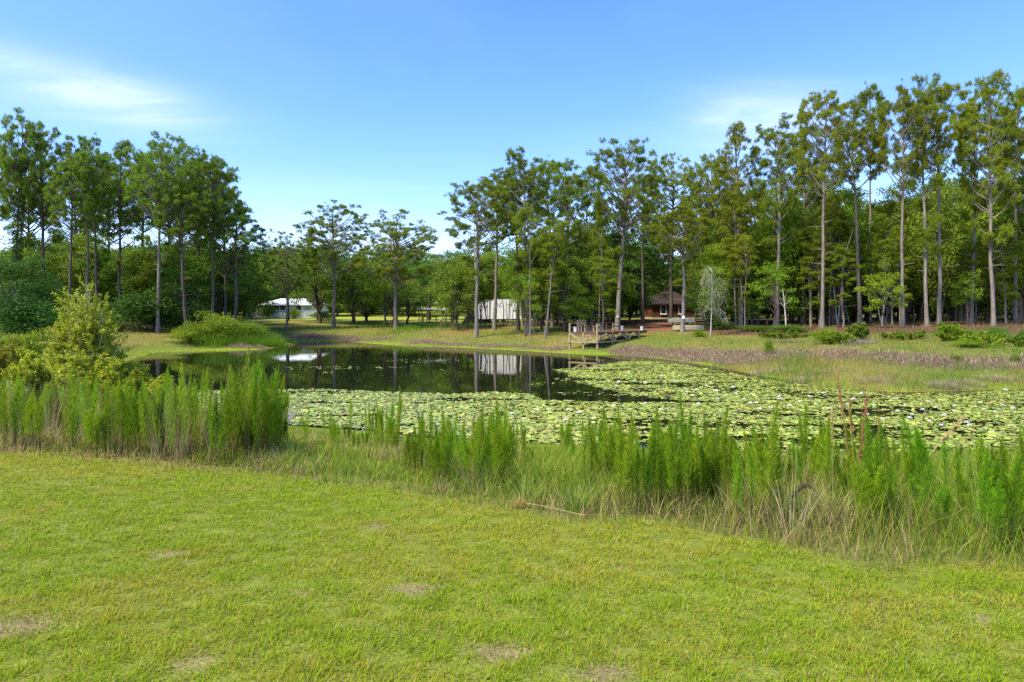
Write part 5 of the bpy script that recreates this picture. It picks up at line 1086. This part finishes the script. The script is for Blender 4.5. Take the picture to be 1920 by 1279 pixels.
def build_shelter():
    d = 92.0; s = d / F_PX; xa, xb = (779 - CX) * s, (838 - CX) * s; w = xb - xa; x = (xa + xb) / 2; z = tz(x, d); r = empty("open_shelter", (x, d, z)); H = HC + (HY - 578.5) * s - z
    g = Geo(); V = np.array([(-w / 2, -.2, H), (w / 2, -.2, H - .12), (w / 2, 3.2, H - .02), (-w / 2, 3.2, H + .1)], float); V = np.concatenate([V, V - [0, 0, .14]]); g.add(V, [[0, 1, 2, 3], [4, 7, 6, 5], [0, 4, 5, 1], [1, 5, 6, 2], [2, 6, 7, 3], [3, 7, 4, 0]]); g.build("roof", M_METAL, r)
    for px_ in (-w / 2 + .5, -.6, w / 2 - .4):
        for py_ in (.1, 2.9): g = Geo(); g.box((px_, py_, (H - .15) / 2 - .1), (.13, .13, H - .15)); g.build("post", M_WOOD, r)
    tag(r, "low open shelter with a flat pale roof on posts", "shelter")
    t = empty("work_table", (x - .3, d + .6, z)); g = Geo(); g.box((0, 0, .82), (2.2, .8, .08)); g.build("tabletop", M_WOOD, t)
    for sx in (-1, 1):
        for sy in (-1, 1): g = Geo(); g.box((sx * .95, sy * .3, .39), (.09, .09, .78)); g.build("leg", M_WOOD, t)
    tag(t, "wooden work table under the open shelter", "table")
    # small two-post wooden rail standing in the grass
    x, y = gpix(827, 617); x2, y2 = gpix(851, 614); s = y / F_PX; r = empty("hitching_rail", (x, y, tz(x, y))); hh = 17 * s; v = np.array([x2 - x, (y2 - y) * .5, 0])
    for q in (np.zeros(3), v): g = Geo(); g.box(q + [0, 0, hh / 2 - .1], (.13, .13, hh + .2)); g.build("post", M_WOOD_D, r)
    g = Geo(); g.bar(v * -.08 + [0, 0, hh + .03], v * .75 + [0, 0, hh + .03], .2, .05); g.build("top_board", M_WHITE, r); g = Geo(); g.bar([0, -.09, hh * .45], v + [0, -.09, hh * .45], .04, .1); g.build("rail", M_WOOD, r)
    tag(r, "low two-post wooden rail with a pale top board in the grass", "rail")
build_shelter()
def hull(name, px, base, lpx, hgt, mat, label, rack=False, zoff=0.0, dy=0.0):
    """upturned flat-bottomed boat"""
    x, y = gpix(px, base); y += dy; s = y / F_PX; L = lpx * s; r = empty(name, (x, y, tz(x, y) + zoff), R(3)); W = 1.15; n = 17; g = Geo(); t = np.linspace(-1, 1, n); half = W / 2 * np.where(t < 0, 1 - .78 * np.abs(t) ** 2.4, 1 - .12 * t ** 2); rise = .20 * np.clip(-t - .3, 0, 1) ** 2 * hgt
    P = []
    for k in range(n): P.append([(t[k] * L / 2, -half[k], .02), (t[k] * L / 2 * .98, -half[k] * .86, hgt * .8 - rise[k]), (t[k] * L / 2 * .97, -half[k] * .75, hgt - rise[k]), (t[k] * L / 2 * .97, half[k] * .75, hgt - rise[k]), (t[k] * L / 2 * .98, half[k] * .86, hgt * .8 - rise[k]), (t[k] * L / 2, half[k], .02)])
    V = np.array(P).reshape(-1, 3); i = np.arange(n - 1)[:, None] * 6 + np.arange(5)[None]; g.add(V, np.stack([i, i + 6, i + 7, i + 1], -1).reshape(-1, 4)); g.add(V[-6:], [[0, 1, 4, 5], [1, 2, 3, 4]]); g.add(V[:6], [[5, 4, 1, 0], [4, 3, 2, 1]]); g.build("hull", mat, r)
    for sy in (-1, 1): gg = Geo(); gg.tube(np.stack([t * L / 2, sy * (half + .015), np.full(n, .03)], 1), .025, 5); gg.build("gunwale", mat, r)
    gg = Geo(); gg.box((0, 0, hgt + .012), (L * .82, .05, .035)); gg.build("keel", mat, r)
    if rack:
        for sx in (-1, 1):
            q = empty("sawhorse", (x + sx * L * .28, y, tz(x, y))); g2 = Geo(); g2.box((0, 0, zoff - .06), (.1, 1.2, .1)); g2.build("beam", M_WOOD, q)
            for sy in (-1, 1): g2 = Geo(); g2.bar((-.12, sy * .45, 0), (.0, sy * .4, zoff - .1), .07); g2.bar((.12, sy * .45, 0), (.0, sy * .4, zoff - .1), .07); g2.build("leg", M_WOOD, q)
            tag(q, "wooden trestle under the %s end of the grey-green boat" % ("left" if sx < 0 else "right"), "trestle")
    tag(r, label, "boat")
hull("upturned_boat", 1289, 619, 57, .42, M_CREAM, "cream upturned boat lying behind the pine with the white notice")
hull("upturned_boat", 1288, 617, 48, .42, M_BOATG, "grey-green upturned boat on trestles behind the cream one", True, .62, 2.2)
def notice(px, py, base_px, base_d, w, h, label):
    root = next(o for o in bpy.data.objects if o.get("label", "").startswith(label[0])); x, y = root.location[0], root.location[1]; s = y / F_PX
    o = empty("paper_notice", (x + (px - base_px) * s, y - .30, HC + (HY - py) * s)); g = Geo(); g.box((0, 0, 0), (w, .012, h)); g.build("sheet", M_WHITE, o)
    g = Geo(); g.box((0, .05, 0), (w * .8, .085, .06)); g.build("backing", M_WOOD, o); tag(o, label[1], "notice")
notice(1283, 595, 1283, 0, .22, .26, ("pine with a small white notice", "small white notice nailed to the pine beside the boats"))
notice(1158, 594, 1158, 0, .16, .20, ("largest pine", "small pale notice on the big pine behind the dock"))
def plank_fence():
    x, y = gpix(1398, 612); x2, y2 = gpix(1440, 612); r = empty("low_plank_bench", (x, y, tz(x, y))); v = np.array([x2 - x, y2 - y, 0]); s = y / F_PX; h = 13 * s
    g = Geo(); g.bar([0, 0, h], v + [0, 0, h], .3, .07); g.build("seat", M_WOOD, r)
    for f in (.06, .55, .95): g = Geo(); g.box(v * f + [0, 0, h / 2 - .08], (.16, .22, h + .08)); g.build("leg", M_WOOD_D, r)
    tag(r, "low long plank bench in the shade of the right wood", "bench")
plank_fence()
